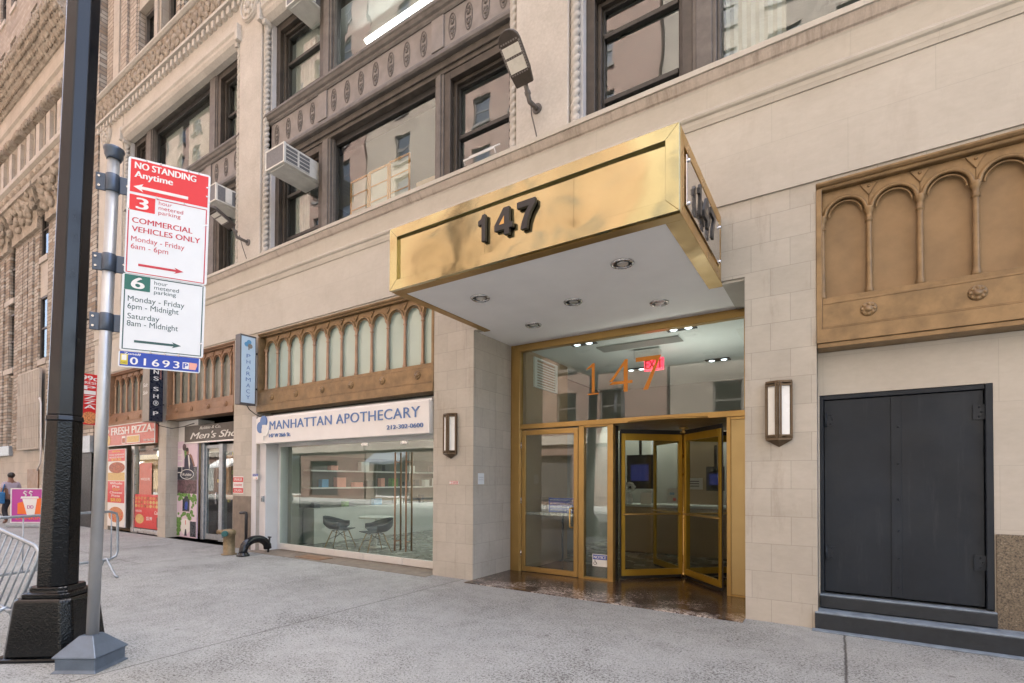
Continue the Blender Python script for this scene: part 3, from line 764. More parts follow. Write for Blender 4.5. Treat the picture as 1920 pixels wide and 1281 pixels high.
# fourth to sixth floors: ribbed brick piers and paired windows
UZ0, UZ1 = 14.022, 19.0
b = MB(); b.box(XL + .02, XR, 7.20, 7.6, UZ0, UZ1); b.build('upper_back_wall', 'int_dark', bld)
def brick_pier(x0, x1):
    mb = MB(); w_ = x1 - x0
    mb.box(x0, x1, 6.62, 7.19, UZ0, UZ1, 0)
    k = 4
    for i in range(k):
        a = x0 + w_ * (i + .12) / k; c = x0 + w_ * (i + .88) / k
        mb.box(a, c, 6.55 if i in (1, 2) else 6.585, 6.618, UZ0, UZ1, 1 if i == 1 else 0)
    return mb.build('brick_pier', ['brick_tan', 'tan_stone'], bld)
for x0, x1 in ((-20.33, -18.0), (-12.6, -10.5), (-4.9, -2.6), (2.7, 5.0)):
    brick_pier(x0, x1)
for (x0, x1) in ((-18.0, -12.6), (-10.5, -4.9), (-2.6, 2.7)):
    xs = [x0 + (x1 - x0) * i / 4 for i in range(5)]
    for i in range(4):
        for fl in range(2):
            z0 = UZ0 + .02 + fl * 3.3
            if z0 + 3.3 > UZ1: z1_ = UZ1
            else: z1_ = z0 + 3.298
            a, c = xs[i] + (.22 if i else 0), xs[i + 1] - (.22 if i < 3 else 0)
            fr = MB(); frame(fr, a, c, z0, z0 + 1.95, 6.80, 6.95, .09, 0); fr.box(a + .09, c - .09, 6.84, 6.93, z0 + .95, z0 + 1.02)
            r0 = fr.build('sash_window', 'grey_paint', bld, .006)
            p = MB(); p.box(a + .09, c - .09, 6.89, 6.897, z0 + .09, z0 + .95); p.box(a + .09, c - .09, 6.89, 6.897, z0 + 1.02, z0 + 1.86); p.build('pane', 'glass_far', r0)
            s_ = MB(); s_.box(a, c, 6.64, 7.1, z0 + 1.952, min(z0 + 3.298, UZ1)); s_.build('window_apron', 'tan_stone', bld)
        if i:
            mb = MB(); mb.box(xs[i] - .22, xs[i] + .22, 6.60, 7.19, UZ0, UZ1); mb.box(xs[i] - .10, xs[i] + .10, 6.55, 6.598, UZ0, UZ1); mb.build('stone_mullion', 'tan_stone' if i % 2 else 'brick_strip', bld)
b = MB(); b.box(XL, XR, 6.3, 8.0, UZ1 + .002, UZ1 + 1.0); b.build('parapet', 'tan_stone', bld)
b = MB(); b.box(XL, XR, 16.2, 16.6, 0, UZ1); b.box(XL, XL + .3, 7.08, 16.2, 0, UZ1); b.box(XR - .3, XR, 7.08, 16.2, 0, UZ1); b.build('rear_wall', 'int_dark', bld)
b = MB(); b.box(XL, XR, 6.5, 16.6, UZ1 + 1.003, UZ1 + 1.3); b.build('roof', 'int_dark', bld)

# rooms behind the upper windows
for bi, (bx0, bx1, lights) in enumerate(BAYS):
    for (z0, z1) in ((6.55, 9.05), (9.75, 12.75)):
        mb = MB()
        mb.box(bx0 - .5, bx1 + .5, 7.02, 10.9, z0 - .15, z0, 2); mb.box(bx0 - .5, bx1 + .5, 7.22, 10.9, z1 - .1, z1, 1)
        mb.box(bx0 - .5, bx1 + .5, 10.9, 11.0, z0, z1 - .1, 0); mb.box(bx0 - .6, bx0 - .5, 7.02, 10.9, z0, z1 - .1, 0); mb.box(bx1 + .5, bx1 + .6, 7.02, 10.9, z0, z1 - .1, 0)
        mb.build('room', ['int_wall', 'int_ceil', 'int_floor'], bld)
# pale drapes behind some sashes
def drape(x0, x1, z0, z1, y=7.02):
    mb = MB(); k = int((x1 - x0) / .09); pts = []
    f_ = [(x0 + (x1 - x0) * i / (k * 2), y + .025 * (i % 2)) for i in range(k * 2 + 1)]
    poly = f_ + [(a, c + .015) for a, c in reversed(f_)]
    mb.prism(poly, lambda a, c, t: (a, c, t), z0, z1); return mb.build('drape', 'blind', bld)
drape(-10.5, -10.0, 6.75, 8.5); drape(-10.55, -9.4, 9.95, 11.9); drape(-17.0, -16.0, 10.0, 11.9); drape(-15.6, -13.9, 10.2, 11.9); drape(-13.2, -12.3, 9.95, 11.9); drape(-13.2, -12.3, 6.7, 8.6); drape(-1.2, -.5, 6.7, 8.6)

# ------------------------------------------------------------------ arched bronze shop windows
def arcade(x0, x1, c0, n, pitch, panemat, frame_mat, col_mat, pane_label=None, panel=False, lintel_bot=3.10):
    fm = MB(); zs, rad = 4.505, pitch / 2 - .035
    yA = F + .10
    # head moulding, side stiles, sill
    profile_x(fm, [(F + .30, 4.795), (F + .04, 4.795), (F + .03, 4.81), (F + .03, 4.825), (F + .005, 4.83), (F - .015, 4.85), (F - .015, 4.868), (F + .25, 4.868)], x0 + .002, x1 - .002)
    fm.box(x0 + .002, x0 + .055, F - .012, F + .25, lintel_bot, 4.793); fm.box(x1 - .055, x1 - .002, F - .012, F + .25, lintel_bot, 4.793)
    fm.box(x0 + .056, x1 - .056, F + .03, F + .25, 3.545, 3.60); fm.box(x0 + .056, x1 - .056, F + .0, F + .25, 3.52, 3.543)
    # arch plate
    for i in range(n):
        xa, xb = c0 + pitch * i, c0 + pitch * (i + 1); cx = (xa + xb) / 2
        K = 14; arc = [(cx - rad * cos(pi * k / K), zs + rad * sin(pi * k / K)) for k in range(K + 1)]
        poly = [(max(xa, x0 + .056), zs), *arc, (min(xb, x1 - .056), zs), (min(xb, x1 - .056), 4.793), (max(xa, x0 + .056), 4.793)]
        fm.prism(poly, lambda a, c, t: (a, t, c), yA, yA + .03)
        fm.tube([(cx - (rad + .012) * cos(pi * k / K), yA - .01, zs + (rad + .012) * sin(pi * k / K)) for k in range(K + 1)], .021, 8)
        fm.tube([(cx - (rad - .028) * cos(pi * k / K), yA + .005, zs + (rad - .028) * sin(pi * k / K)) for k in range(K + 1)], .010, 6)
    root = fm.build('arcade_window', frame_mat, bld, 0.004)
    lt = MB(); lt.box(x0 + .056, x1 - .056, F - .005, F + .25, lintel_bot + .17, 3.518)
    lt.box(x0 + .003, x1 - .003, F - .03, F + .25, lintel_bot, lintel_bot + .15)
    lt.box(x0 + .056, x1 - .056, F - .02, F + .2, lintel_bot + .152, lintel_bot + .168)
    lo = lt.build('lintel', frame_mat, root, 0.004)
    for i in range(n + 1):
        x = c0 + pitch * i
        if x > x1 - .03 or x < x0 + .02: continue
        cm = MB(); y = yA + .012
        cm.lathe((x, y, 0), [(.042, 3.602), (.042, 3.64), (.034, 3.66), (.030, 3.70), (.026, 4.36), (.026, 4.372), (.037, 4.38), (.037, 4.395), (.028, 4.40), (.030, 4.46), (.045, 4.485), (.048, 4.515), (.048, 4.53)], 12)
        cm.build('column', col_mat, root)
    for i in range(1, n):
        xa = c0 + pitch * i
        if xa > x1 - .08: continue
        om = MB(); om.prism([(xa - .075, 4.775), (xa + .075, 4.775), (xa, 4.655)], lambda a, c, t: (a, t, c), yA - .012, yA - .001)
        om.tube([(xa - .075, yA - .014, 4.775), (xa + .075, yA - .014, 4.775), (xa, yA - .014, 4.655)], .006, 5, 0, closed=True); om.sphere((xa, yA - .013, 4.745), .016, 6)
        om.build('spandrel_ornament', frame_mat, root)
    for i in range(n):
        xa, xb = c0 + pitch * i, c0 + pitch * (i + 1)
        pm = MB(); pm.box(max(xa, x0 + .056) + .004, min(xb, x1 - .056) - .004, F + .155, F + .165, 3.60, 4.79)
        pm.build('pane' if not panel else 'infill_panel', panemat, root)
    k = n // 2
    for i in range(k):
        x = c0 + pitch * (2 * i + .97) ; rm = MB()
        yy = F - .005
        rm.lathe((0, 0, 0), [(.075, 0), (.07, .012), (.05, .016), (.03, .02), (.028, .03), (.0, .034)], 20)
        rm.v = [(x + p, yy - r_, 3.405 + q) for p, q, r_ in rm.v]
        for j in range(8):
            t = 2 * pi * j / 8; rm.sphere((x + .052 * cos(t), yy - .014, 3.405 + .052 * sin(t)), .02, 6, None, (1, .5, 1))
        rm.build('rosette', frame_mat, root)
    return root
arcade(-10.98, -5.72, -10.83, 12, .4318, 'pane_green', 'gold_paint', 'bronze_col')
arcade(-15.33, -11.95, -15.19, 8, .4130, 'pane_grey', 'brown_gold', 'bronze_col', lintel_bot=3.18)
arcade(-19.15, -15.78, -19.02, 8, .4130, 'pane_grey', 'brown_gold', 'bronze_col', lintel_bot=3.18)
arcade(-0.18, 3.3, -.125, 8, .4255, 'gold_panel', 'gold_paint', 'gold_paint', panel=True)
# underside moulding and the recessed wall below the blind arcade
b = MB(); b.box(-.17, 3.29, F - .012, F + .40, 3.05, 3.098)
b.build('lintel_drip', 'gold_paint', bld, .004)

b = MB(); b.box(-10.97, -5.73, 6.74, 6.80, 3.10, 4.86); b.box(-15.32, -11.96, 6.74, 6.80, 3.19, 4.86); b.box(-19.14, -15.79, 6.74, 6.80, 3.19, 4.86); b.build('arcade_light_seal', 'int_dark', bld)  # unseen slabs added behind the panes to stop light leaking through
# ------------------------------------------------------------------ brass canopy
can = thing('entrance_canopy', (-2.95, 6.43, 3.985), 'polished brass box canopy numbered 147 over the recessed entrance', 'canopy')
cx0, cx1, cy0, cz0, cz1 = -4.76, -1.155, 4.50, 3.985, 4.775
b = MB()
tw = .165
# front face: mitred frame standing proud of a recessed sheet
def mitred(mb, a0, a1, z0, z1, fn, t, c0, c1):
    for poly in ([(a0, z0), (a1, z0), (a1 - t, z0 + t), (a0 + t, z0 + t)], [(a1, z0), (a1, z1), (a1 - t, z1 - t), (a1 - t, z0 + t)],
                 [(a1, z1), (a0, z1), (a0 + t, z1 - t), (a1 - t, z1 - t)], [(a0, z1), (a0, z0), (a0 + t, z0 + t), (a0 + t, z1 - t)]):
        mb.prism(poly, fn, c0, c1)
fnF = lambda a, c, t: (a, t, c); fnS = lambda a, c, t: (t, a, c)
mitred(b, cx0, cx1, cz0, cz1, fnF, .125, cy0, cy0 + .05)
b.build('front_frame', 'brass', can, 0.003)
for xa, xb in ((cx0 + .12, -3.302), (-3.299, -2.2), (-2.197, cx1 - .12)):
    b = MB(); b.box(xa, xb, cy0 + .036, cy0 + .048, cz0 + .12, cz1 - .12); b.build('front_panel', 'brass', can)
for (xx, d, nm) in ((cx1, -1, 'side_frame'), (cx0, 1, 'side_frame')):
    b = MB(); mitred(b, cy0 + .052, F - .024, cz0, cz1, fnS, .12, xx, xx + d * .05); b.build(nm, 'brass_flat', can, .003)
    b = MB(); b.box(min(xx + d * .035, xx + d * .049), max(xx + d * .035, xx + d * .049), cy0 + .14, F - .11, cz0 + .09, cz1 - .09); b.build('side_sheet', 'brass_flat', can)
# acrylic plate with standoffs on the right end
b = MB(); b.box(cx1 + .006, cx1 + .016, cy0 + .20, F - .20, cz0 + .135, cz1 - .185); pl = b.build('side_plate', 'mirror', can, .002)
b = MB()
for yy in (cy0 + .25, F - .22):
    for zz in (cz0 + .17, cz1 - .22): b.cyl((cx1 - .01, yy, zz), (cx1 + .036, yy, zz), .017, None, 12)
b.build('standoff', 'chrome', pl)
# under edge trim and soffit
b = MB(); b.box(cx0 + .001, cx1 - .001, cy0 + .051, cy0 + .17, cz0 - .004, cz0 + .02); b.box(cx0 + .001, cx0 + .12, cy0 + .171, 6.55, cz0 - .004, cz0 + .02); b.box(cx1 - .17, cx1 - .001, cy0 + .171, 6.56, cz0 - .004, cz0 + .02)
b.build('edge_trim', 'gold_frame', can, .002)
b = MB(); b.box(cx0 + .121, cx1 - .171, cy0 + .171, 6.57, cz0 + .005, cz0 + .04)
b.box(cx0 - .115, cx1 + .0, 6.57, 7.54, cz0 + .005, cz0 + .04)
b.build('soffit', 'soffit', can)
b = MB(); b.box(cx0 + .03, cx1 - .03, cy0 + .06, F - .03, cz1 - .06, cz1 - .02); b.build('canopy_roof', 'gold_frame', can)
for (x, y) in ((-3.92, 5.30), (-2.95, 6.07), (-1.97, 5.28), (-1.99, 6.72), (-3.91, 6.66)):
    b = MB(); z = cz0 + .004
    r = [(.098, -.008), (.098, -.002)]
    b.tube([(x + .112 * cos(t), y + .112 * sin(t), z - .004) for t in [2 * pi * i / 24 for i in range(24)]], .017, 6, 0, closed=True)
    d = b.build('downlight', 'chrome', can)
    b = MB(); b.cyl((x, y, z - .001), (x, y, z - .003), .100, None, 20); b.build('can_interior', 'black', d)
    b = MB(); b.cyl((x, y + .012, z - .0035), (x, y + .012, z - .014), .068, .056, 20); b.build('lamp_lens', 'lens', d)
# raised numerals
def numeral(ch, O, U, V, N, wd, ht, dp, parent, mat='numeral'):
    mb = MB(); put_text(mb, ch, O, U, V, N, wd, ht, dp, 0, bold=.035); return mb.build('numeral', mat, parent, .004)
zb = 4.255
DIG = {'1': [[(.40, 0), (.72, 0), (.72, 1), (.46, 1), (.36, .86), (.10, .80), (.10, .62), (.40, .66)]],
       '4': [[(.54, 0), (.82, 0), (.82, .999), (.50, .999), (.54, .60)], [(.0, .22), (.539, .22), (.539, .40), (.22, .40)], [(.0, .221), (.219, .401), (.539, .75), (.50, .999), (.0, .42)], [(.821, .22), (1, .22), (1, .40), (.821, .40)]],
       '7': [[(.0, .78), (.66, .78), (1, .80), (1, 1), (.0, 1)], [(.20, 0), (.52, 0), (.60, .30), (.74, .58), (1, .799), (.661, .779), (.48, .58), (.30, .28)]]}
DIG['4'] = [[(.54, 0), (.82, 0), (.82, .22), (1, .22), (1, .41), (.82, .41), (.82, 1), (.50, 1), (.0, .42), (.0, .22), (.54, .22)]]
DIG['7'] = [[(.20, 0), (.54, 0), (.60, .28), (.74, .55), (1, .82), (1, 1), (.0, 1), (.0, .78), (.66, .78), (.44, .54), (.28, .26)]]
def digit(ch, O, U, V, N, wd, ht, dp):
    mb = MB()
    for pl_ in DIG[ch]: mb.prism(pl_, lambda a, c, t: tuple(O[i] + a * wd * U[i] + c * ht * V[i] + t * N[i] for i in range(3)), .012, dp)
    if ch == '4':
        mb.m = 1; mb.prism([(.54, .41), (.54, .70), (.27, .41)], lambda a, c, t: tuple(O[i] + a * wd * U[i] + c * ht * V[i] + t * N[i] for i in range(3)), dp + .0005, dp + .0015)
    return mb
for ch, x, wd in (('1', -3.365, .155), ('4', -3.13, .235), ('7', -2.84, .225)):
    digit(ch, (x, cy0 + .034, zb - .01), X_, Z_, NEG_Y, wd, .295, .052).build('numeral', ['numeral', 'brass_flat'], can)
for ch, y, wd in (('1', 5.0, .165), ('4', 5.24, .25), ('7', 5.56, .24)):
    digit(ch, (cx1 + .018, y, 4.19), Y_, Z_, X_, wd, .30, .04).build('numeral', ['numeral', 'mirror'], can)
# recess jambs and head over the doors
for x0_, x1_ in ((-5.0, -4.88), (-.90, -.80)):
    b = MB(); b.box(x0_, x1_, 7.052, 7.66, 0, 4.02); b.build('entrance_jamb', 'stone', bld)
b = MB(); b.box(-1.154, -.882, F + .03, 7.50, 3.97, 3.998); b.build('recess_soffit', 'stone_smooth', bld)
b = MB(); b.box(-4.95, -.85, 7.05, 7.75, 4.045, 4.3); b.build('recess_header', 'int_dark', bld)

# ------------------------------------------------------------------ entrance
E0 = 7.40
EK = 1.0165
b = MB(); b.box(-4.88, -.90, 6.22, 8.9, .0, .012); b.build('marble_floor', 'marble', bld)
b = MB(); b.box(-5.2, -.88, 8.902, 13.5, .0, .012); b.build('lobby_floor', 'shop_floor', bld)  # pale tone chosen to bounce light up to the lobby ceiling
MB.xf = lambda x, y, z: (x * EK, y + .12, 1.6 + (z - 1.6) * EK)
tf = MB()
tf.box(-4.75, -4.60, E0 - .02, E0 + .10, .013, 3.90, 0); tf.box(-1.045, -.90, E0 - .005, E0 + .10, 2.575, 3.90)
tf.box(-4.80, -4.751, E0 + .01, E0 + .08, .013, 3.98); tf.box(-4.60, -.90, E0 - .02, E0 + .10, 3.825, 3.90); tf.box(-4.75, -.90, E0 + .03, E0 + .08, 3.902, 3.985)
tf.box(-4.60, -.90, E0 - .012, E0 + .11, 2.478, 2.56); tf.box(-4.60, -4.575, E0 - .012, E0 + .09, .013, 2.476)
tr = tf.build('transom_window', 'gold_frame', bld, .004)
b = MB(); b.box(-4.598, -1.047, E0 + .04, E0 + .048, 2.562, 3.823); b.build('pane', 'glass_entry', tr)
for ch, x, wd, z in (('1', -3.37, .20, 2.965), ('4', -2.985, .36, 2.965), ('7', -2.56, .38, 2.965)):
    mb = MB(); O = (x, E0 + .036, z)
    P = lambda a, c: (a, c)
    H = .50
    if ch == '1': polys = [[(.09, .03), (.14, .03), (.14, H), (.105, H), (.0, H - .075), (.0, H - .09), (.09, H - .06)], [(.02, 0), (.21, 0), (.21, .022), (.02, .022)]]
    elif ch == '4': polys = [[(.235, 0), (.30, 0), (.30, H), (.255, H), (.235, H - .03)], [(0, .125), (.234, .125), (.234, .17), (.055, .17)], [(0, .171), (.055, .171), (.234, H - .095), (.234, H - .032)], [(.301, .125), (.375, .125), (.375, .17), (.301, .17)]]
    else: polys = [[(.0, H - .065), (.36, H - .065), (.385, H), (.0, H)], [(.115, 0), (.19, 0), (.385, H - .001), (.355, H - .066), (.32, H - .066)]]
    for pl_ in polys: mb.prism(pl_, lambda a, c, t, O=O: (O[0] + a, O[1] - t, O[2] + c), 0, .003)
    mb.build('vinyl_numeral', 'orange_num', tr)
# single-leaf door
b = MB(); frame(b, -4.568, -3.505, .045, 2.455, E0, E0 + .05, .075, 0, .085, .085); d1 = b.build('entrance_door', 'gold_frame', bld, .004)
b = MB(); b.box(-4.492, -3.581, E0 + .02, E0 + .03, .13, 2.37); b.build('pane', 'glass_entry', d1)
b = MB(); b.tube([(-3.60, E0 - .0, 1.15), (-3.60, E0 - .045, 1.15), (-3.615, E0 - .06, 1.14), (-3.615, E0 - .065, 1.10), (-3.615, E0 - .065, .88), (-3.615, E0 - .06, .85), (-3.60, E0 - .045, .84), (-3.60, E0, .84)], .014, 10); b.build('handle', 'brass_flat', d1)
b = MB(); b.box(-4.49, -3.583, E0 + .031, E0 + .05, 1.015, 1.06); b.build('push_bar', 'chrome', d1)
b = MB(); b.box(-4.56, -3.51, E0 + .01, E0 + .045, .013, .042); b.build('door_seal', 'black', d1)
b = MB()
for z in (.35, 1.25, 2.2): b.cyl((-4.572, E0 - .008, z - .05), (-4.572, E0 - .008, z + .05), .008, None, 8)
b.build('hinge', 'chrome', d1)
# sidelight
b = MB(); frame(b, -3.493, -2.905, .013, 2.476, E0 - .005, E0 + .10, .095, 0, .055, .03); sl = b.build('sidelight_window', 'gold_frame', bld, .004)
b = MB(); b.box(-3.397, -3.001, E0 + .04, E0 + .048, .07, 2.444); b.build('pane', 'glass_entry', sl)
# right hand panel
b = MB(); frame(b, -1.268, -.902, .013, 2.476, E0 - .005, E0 + .10, .055, 0, .05, .04); b.build('panel_frame', 'gold_frame', bld, .004)
b = MB(); b.box(-1.212, -.903, E0 + .01, E0 + .04, .064, 2.435); b.build('cladding_panel', 'gold_sheet', bld)
MB.xf = None
# revolving door
RC, RR = (-2.12, 8.52), 1.1
rv = thing('revolving_door', (RC[0], RC[1], 0.012), 'four wing gold framed revolving door under the glass transom', 'revolving door')
def rp(a, r, z=0): return (RC[0] + r * cos(a), RC[1] + r * sin(a), z)
WA = radians(222.5)
for k in range(4):
    a = WA + k * pi / 2; U = (cos(a), sin(a), 0); N = (-sin(a), cos(a), 0); O = (RC[0], RC[1], 0)
    mb = MB()
    def bar(r0, r1, z0, z1, m=0, th=.022): mb.obox(O, U, Z_, N, r0, r1, z0, z1, -th, th, m)
    bar(.035, .10, .07, 2.36); bar(RR - .075, RR - .012, .07, 2.36); bar(.10, RR - .075, .07, .17); bar(.10, RR - .075, 2.25, 2.36)
    mb.obox(O, U, Z_, N, .05, RR, .025, .069, -.006, .006, 1); mb.obox(O, U, Z_, N, .05, RR, 2.361, 2.43, -.006, .006, 1); mb.obox(O, U, Z_, N, RR - .011, RR + .012, .05, 2.40, -.005, .005, 1)
    wgo = mb.build('door_wing', ['gold_frame2', 'black'], rv, .003)
    mb = MB(); mb.obox(O, U, Z_, N, .10, RR - .075, .17, 2.25, -.004, .004); mb.build('pane', 'glass_wing', wgo)
    mb = MB(); sgn = -1 if k in (0, 2) else 1
    for sgn in (-1, 1):
        q = lambda r, h: tuple(O[i] + r * U[i] + sgn * h * N[i] for i in range(2)) + (1.06,)
        mb.tube([q(.09, .0), q(.09, .05), q(.12, .06), q(RR - .08, .06), q(RR - .05, .05), q(RR - .05, 0)], .012, 8)
    mb.build('push_bar', 'brass_flat', wgo)
b = MB(); b.lathe((RC[0], RC[1], 0), [(.045, .03), (.045, .10), (.026, .11), (.026, 2.38), (.07, 2.385), (.07, 2.41), (.03, 2.415), (.03, 2.45), (.08, 2.455), (.08, 2.48)], 16); b.build('centre_post', 'brass_flat', rv)
b = MB(); K = 12
for sgn in (0, pi):
    A = [sgn - radians(45) + radians(90) * i / K for i in range(K + 1)]
    poly = [(RC[0] + (RR + .03) * cos(a), RC[1] + (RR + .03) * sin(a)) for a in A] + [(RC[0] + (RR + .07) * cos(a), RC[1] + (RR + .07) * sin(a)) for a in reversed(A)]
    b.prism(poly, lambda a, c, t: (a, c, t), .013, 2.475)
b.build('drum_wall', 'glass_wing', rv)
b = MB(); b.cyl((RC[0], RC[1], 2.492), (RC[0], RC[1], 2.52), RR + .075, None, 40); b.build('drum_ceiling', 'gold_frame', rv)
b = MB(); b.box(RC[0] - .7, RC[0] + .7, 8.3, 9.0, 2.523, 2.55); b.build('ceiling_fill_panel', 'ceiling_fill', rv)  # added glowing panel, out of sight on the drum, brightens the lobby ceiling
b = MB(); b.box(-2.99, -2.945, E0 + .225, 7.72, .013, 2.476); b.box(-1.30, -1.26, E0 + .225, 7.72, .013, 2.476); b.build('drum_jamb', 'black', rv)
b = MB(); b.box(-2.95, -1.29, E0 + .235, 7.66, 2.50, 2.56); b.build('drum_fascia', 'gold_frame', rv)

# lobby behind the doors
b = MB()
b.box(-5.2, -.5, 7.665, 13.6, 3.93, 4.03, 1); b.box(-5.2, -.5, 13.5, 13.6, .0, 3.92, 0)
b.box(-4.74, -4.64, 7.665, 9.3, .0, 3.929, 2); b.box(-5.3, -5.2, 9.3, 13.5, .0, 3.919, 0); b.box(-5.2, -4.741, 9.2, 9.3, 0, 3.929, 0)
b.box(-.88, -.78, 7.665, 13.5, .0, 3.929, 0); b.box(-3.2, -2.4, 12.9, 13.498, 0, 3.1, 2)
lob = b.build('lobby', ['int_wall', 'int_ceil', 'tan_int'], bld)
b = MB()
for k in range(11): b.box(-3.52, -2.12, 8.16 + k * .034, 8.18 + k * .034, 3.905, 3.918)
b.build('ceiling_grille', 'int_wall', lob)
for (x, y) in ((-3.60, 7.80), (-1.98, 7.80), (-3.5, 10.2), (-1.9, 10.2)):
    mb = MB(); mb.box(x - .22, x + .22, y - .10, y + .10, 3.908, 3.919, 0); o = mb.build('recessed_downlight', 'black', bld)
    mb = MB(); mb.cyl((x - .11, y, 3.907), (x - .11, y, 3.897), .055, .04, 14); mb.cyl((x + .11, y, 3.907), (x + .11, y, 3.897), .055, .04, 14); mb.build('lamp_lens', 'lobby_lamp', o)
mb = MB(); frame(mb, -4.58, -4.30, 3.30, 3.85, 9.16, 9.19, .03)
for k in range(9): mb.box(-4.55, -4.33, 9.165, 9.185, 3.35 + k * .05, 3.375 + k * .05)
mb.v = [(-4.635 + (y - 9.16), 7.9 + (x + 4.58) * 3.2, z) for x, y, z in mb.v]; mb.build('wall_vent', 'int_ceil', lob)

mb = MB(); mb.box(-5.19, -.89, 12.4, 12.5, 3.08, 3.929); mb.build('fill_strip_baffle', 'int_wall', bld)  # added drop that keeps the glowing strip behind it out of sight
mb = MB(); mb.box(-4.9, -1.1, 12.75, 13.1, 3.915, 3.928); mb.build('lobby_fill_strip', 'lobby_fill', bld)  # added hidden strip that brightens the back of the lobby
# ------------------------------------------------------------------ service doors, steps and granite plinth
RK = 1.0342
MB.xf = lambda x, y, z: (x * RK, y + .22, 1.6 + (z - 1.6) * RK)
b = MB(); grid_wall(b, -.170, 3.18, .05, 2.998, F, F + .3, [(-.155, 1.24, .05, 2.535)]); b.build('recessed_wall', 'stone_smooth', bld)
sd_ = MB(); y0 = F + .012
sd_.box(-.153, -.118, y0, F + .14, .40, 2.533, 0); sd_.box(1.185, 1.238, y0 - .02, F + .14, .40, 2.533); sd_.box(-.118, 1.185, y0, F + .14, 2.485, 2.533)
sroot = sd_.build('service_door', 'slate', bld, .004)
for (x0, x1) in ((-.112, .478), (.482, 1.178)):
    mb = MB(); mb.box(x0, x1, F + .035, F + .08, .415, 2.478, 0)
    if x0 > 0:
        mb.box(.468, .555, F + .026, F + .0345, .42, 2.47)
        for z in (.52, .82, 1.10, 1.42, 1.78, 2.16): mb.sphere((.527, F + .026, z), .012, 8)
    mb.build('door_leaf', 'slate', sroot, .003)
for (x, z) in ((-.10, 2.27), (-.10, .83), (1.10, 2.27), (1.10, .83)):
    mb = MB(); mb.box(x, x + .09, F + .018, F + .0245, z - .07, z + .07)
    mb.cyl((x + (.0 if x < 0 else .10), F + .018, z - .075), (x + (.0 if x < 0 else .10), F + .018, z + .075), .012, None, 8)
    for dz in (-.045, 0, .045): mb.sphere((x + .045 + .015 * (dz == 0), F + .018, z + dz), .010, 6)
    mb.build('hinge', 'slate', sroot)
mb = MB(); mb.box(1.247, 3.17, F - .02, F - .0005, .206, 1.115); mb.build('granite_plinth', 'granite', bld, .006)
MB.xf = None
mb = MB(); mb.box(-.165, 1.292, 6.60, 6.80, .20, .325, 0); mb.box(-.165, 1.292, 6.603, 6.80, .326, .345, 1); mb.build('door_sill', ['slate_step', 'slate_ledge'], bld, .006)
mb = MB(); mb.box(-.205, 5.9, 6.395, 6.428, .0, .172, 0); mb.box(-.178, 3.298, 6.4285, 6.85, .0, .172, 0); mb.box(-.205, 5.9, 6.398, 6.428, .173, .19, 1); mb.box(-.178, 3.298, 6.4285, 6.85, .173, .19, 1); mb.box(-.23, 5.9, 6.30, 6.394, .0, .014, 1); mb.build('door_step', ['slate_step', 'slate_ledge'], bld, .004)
mb = MB(); mb.box(-.178, 3.298, 6.98, 7.04, .0, 4.9); mb.build('backing_wall', 'int_dark', bld)

# ------------------------------------------------------------------ pharmacy shopfront
mb = MB(); mb.box(-10.98, -10.74, 6.50, 7.10, 0, 2.5, 0); mb.box(-11.16, -10.981, F - .014, F - .0005, 0, 3.02); mb.build('painted_pier', 'fresh_white', bld, .004)
G0 = 6.83
mb = MB(); mb.box(-10.738, -10.69, G0 - .03, G0 + .05, .0, 2.42); mb.box(-10.688, -5.722, G0 - .03, G0 + .05, 2.335, 2.42); mb.box(-10.975, -5.722, G0 - .02, G0 + .3, 2.421, 3.098)
sf = mb.build('pharmacy_shopfront', 'white_alu', bld, .004)
mb = MB()
for x0, x1 in ((-10.685, -7.885), (-7.875, -6.81), (-6.80, -5.725)): mb.box(x0, x1, G0 - .02, G0 + .035, .012, .145)
mb.build('bottom_rail', 'white_alu', sf, .004)
for x0, x1 in ((-10.685, -7.884), (-7.876, -6.808), (-6.80, -5.725)):
    mb = MB(); mb.box(x0, x1, G0, G0 + .01, .146, 2.333); mb.build('pane', 'glass_shop', sf)
mb = MB()
for x in (-7.88, -6.80, -5.8): mb.box(x - .09, x + .09, G0 - .012, G0 + .022, 2.27, 2.334)
mb.build('patch_fitting', 'chrome', sf, .003)
for x in (-6.955, -6.67):
    mb = MB()
    for yy in (G0 - .07, G0 + .08): mb.cyl((x, yy, .27), (x, yy, 2.11), .017, None, 12)
    for z in (.45, 1.93): mb.cyl((x, G0 - .07, z), (x, G0 + .08, z), .010, None, 8)
    mb.build('handle', 'bronze_col', sf)
mb = MB(); mb.box(-10.98, -5.72, 6.22, 6.80, .0, .008); mb.build('threshold', 'taupe_stone', bld)
mb = MB()
PX0, PX1, PY1 = -11.25, -5.75, 16.0
mb.box(PX0, PX1, G0 + .31, PY1, 2.88, 2.98, 1); mb.box(PX0, PX1, G0 + .06, PY1, -.05, .01, 2); mb.box(PX0 - .1, PX0, G0 + .06, PY1, 0, 2.98, 0)
mb.box(PX1, PX1 + .1, G0 + .06, PY1, 0, 2.98, 0); mb.box(PX0, PX1, PY1, PY1 + .1, 0, 2.98, 0); mb.box(PX0 + .001, PX0 + .02, 7.7, PY1, .9, 2.2, 3)
shop = mb.build('shop_interior', ['shop_wall', 'int_ceil', 'shop_floor', 'shop_dark'], bld)
mb = MB()
for z in (1.36, 1.80): mb.box(PX0 + .021, PX0 + .32, 7.8, 15.5, z, z + .035)
mb.box(PX0 + .021, PX0 + .45, 7.8, 15.5, .012, .88); mb.build('wall_shelf', 'white', shop)
mb = MB()
for y in (7.6, 9.4, 11.2, 13.5): mb.box(-9.6, -8.4, y, y + .6, 2.868, 2.879); mb.box(-7.6, -6.4, y, y + .6, 2.868, 2.879)
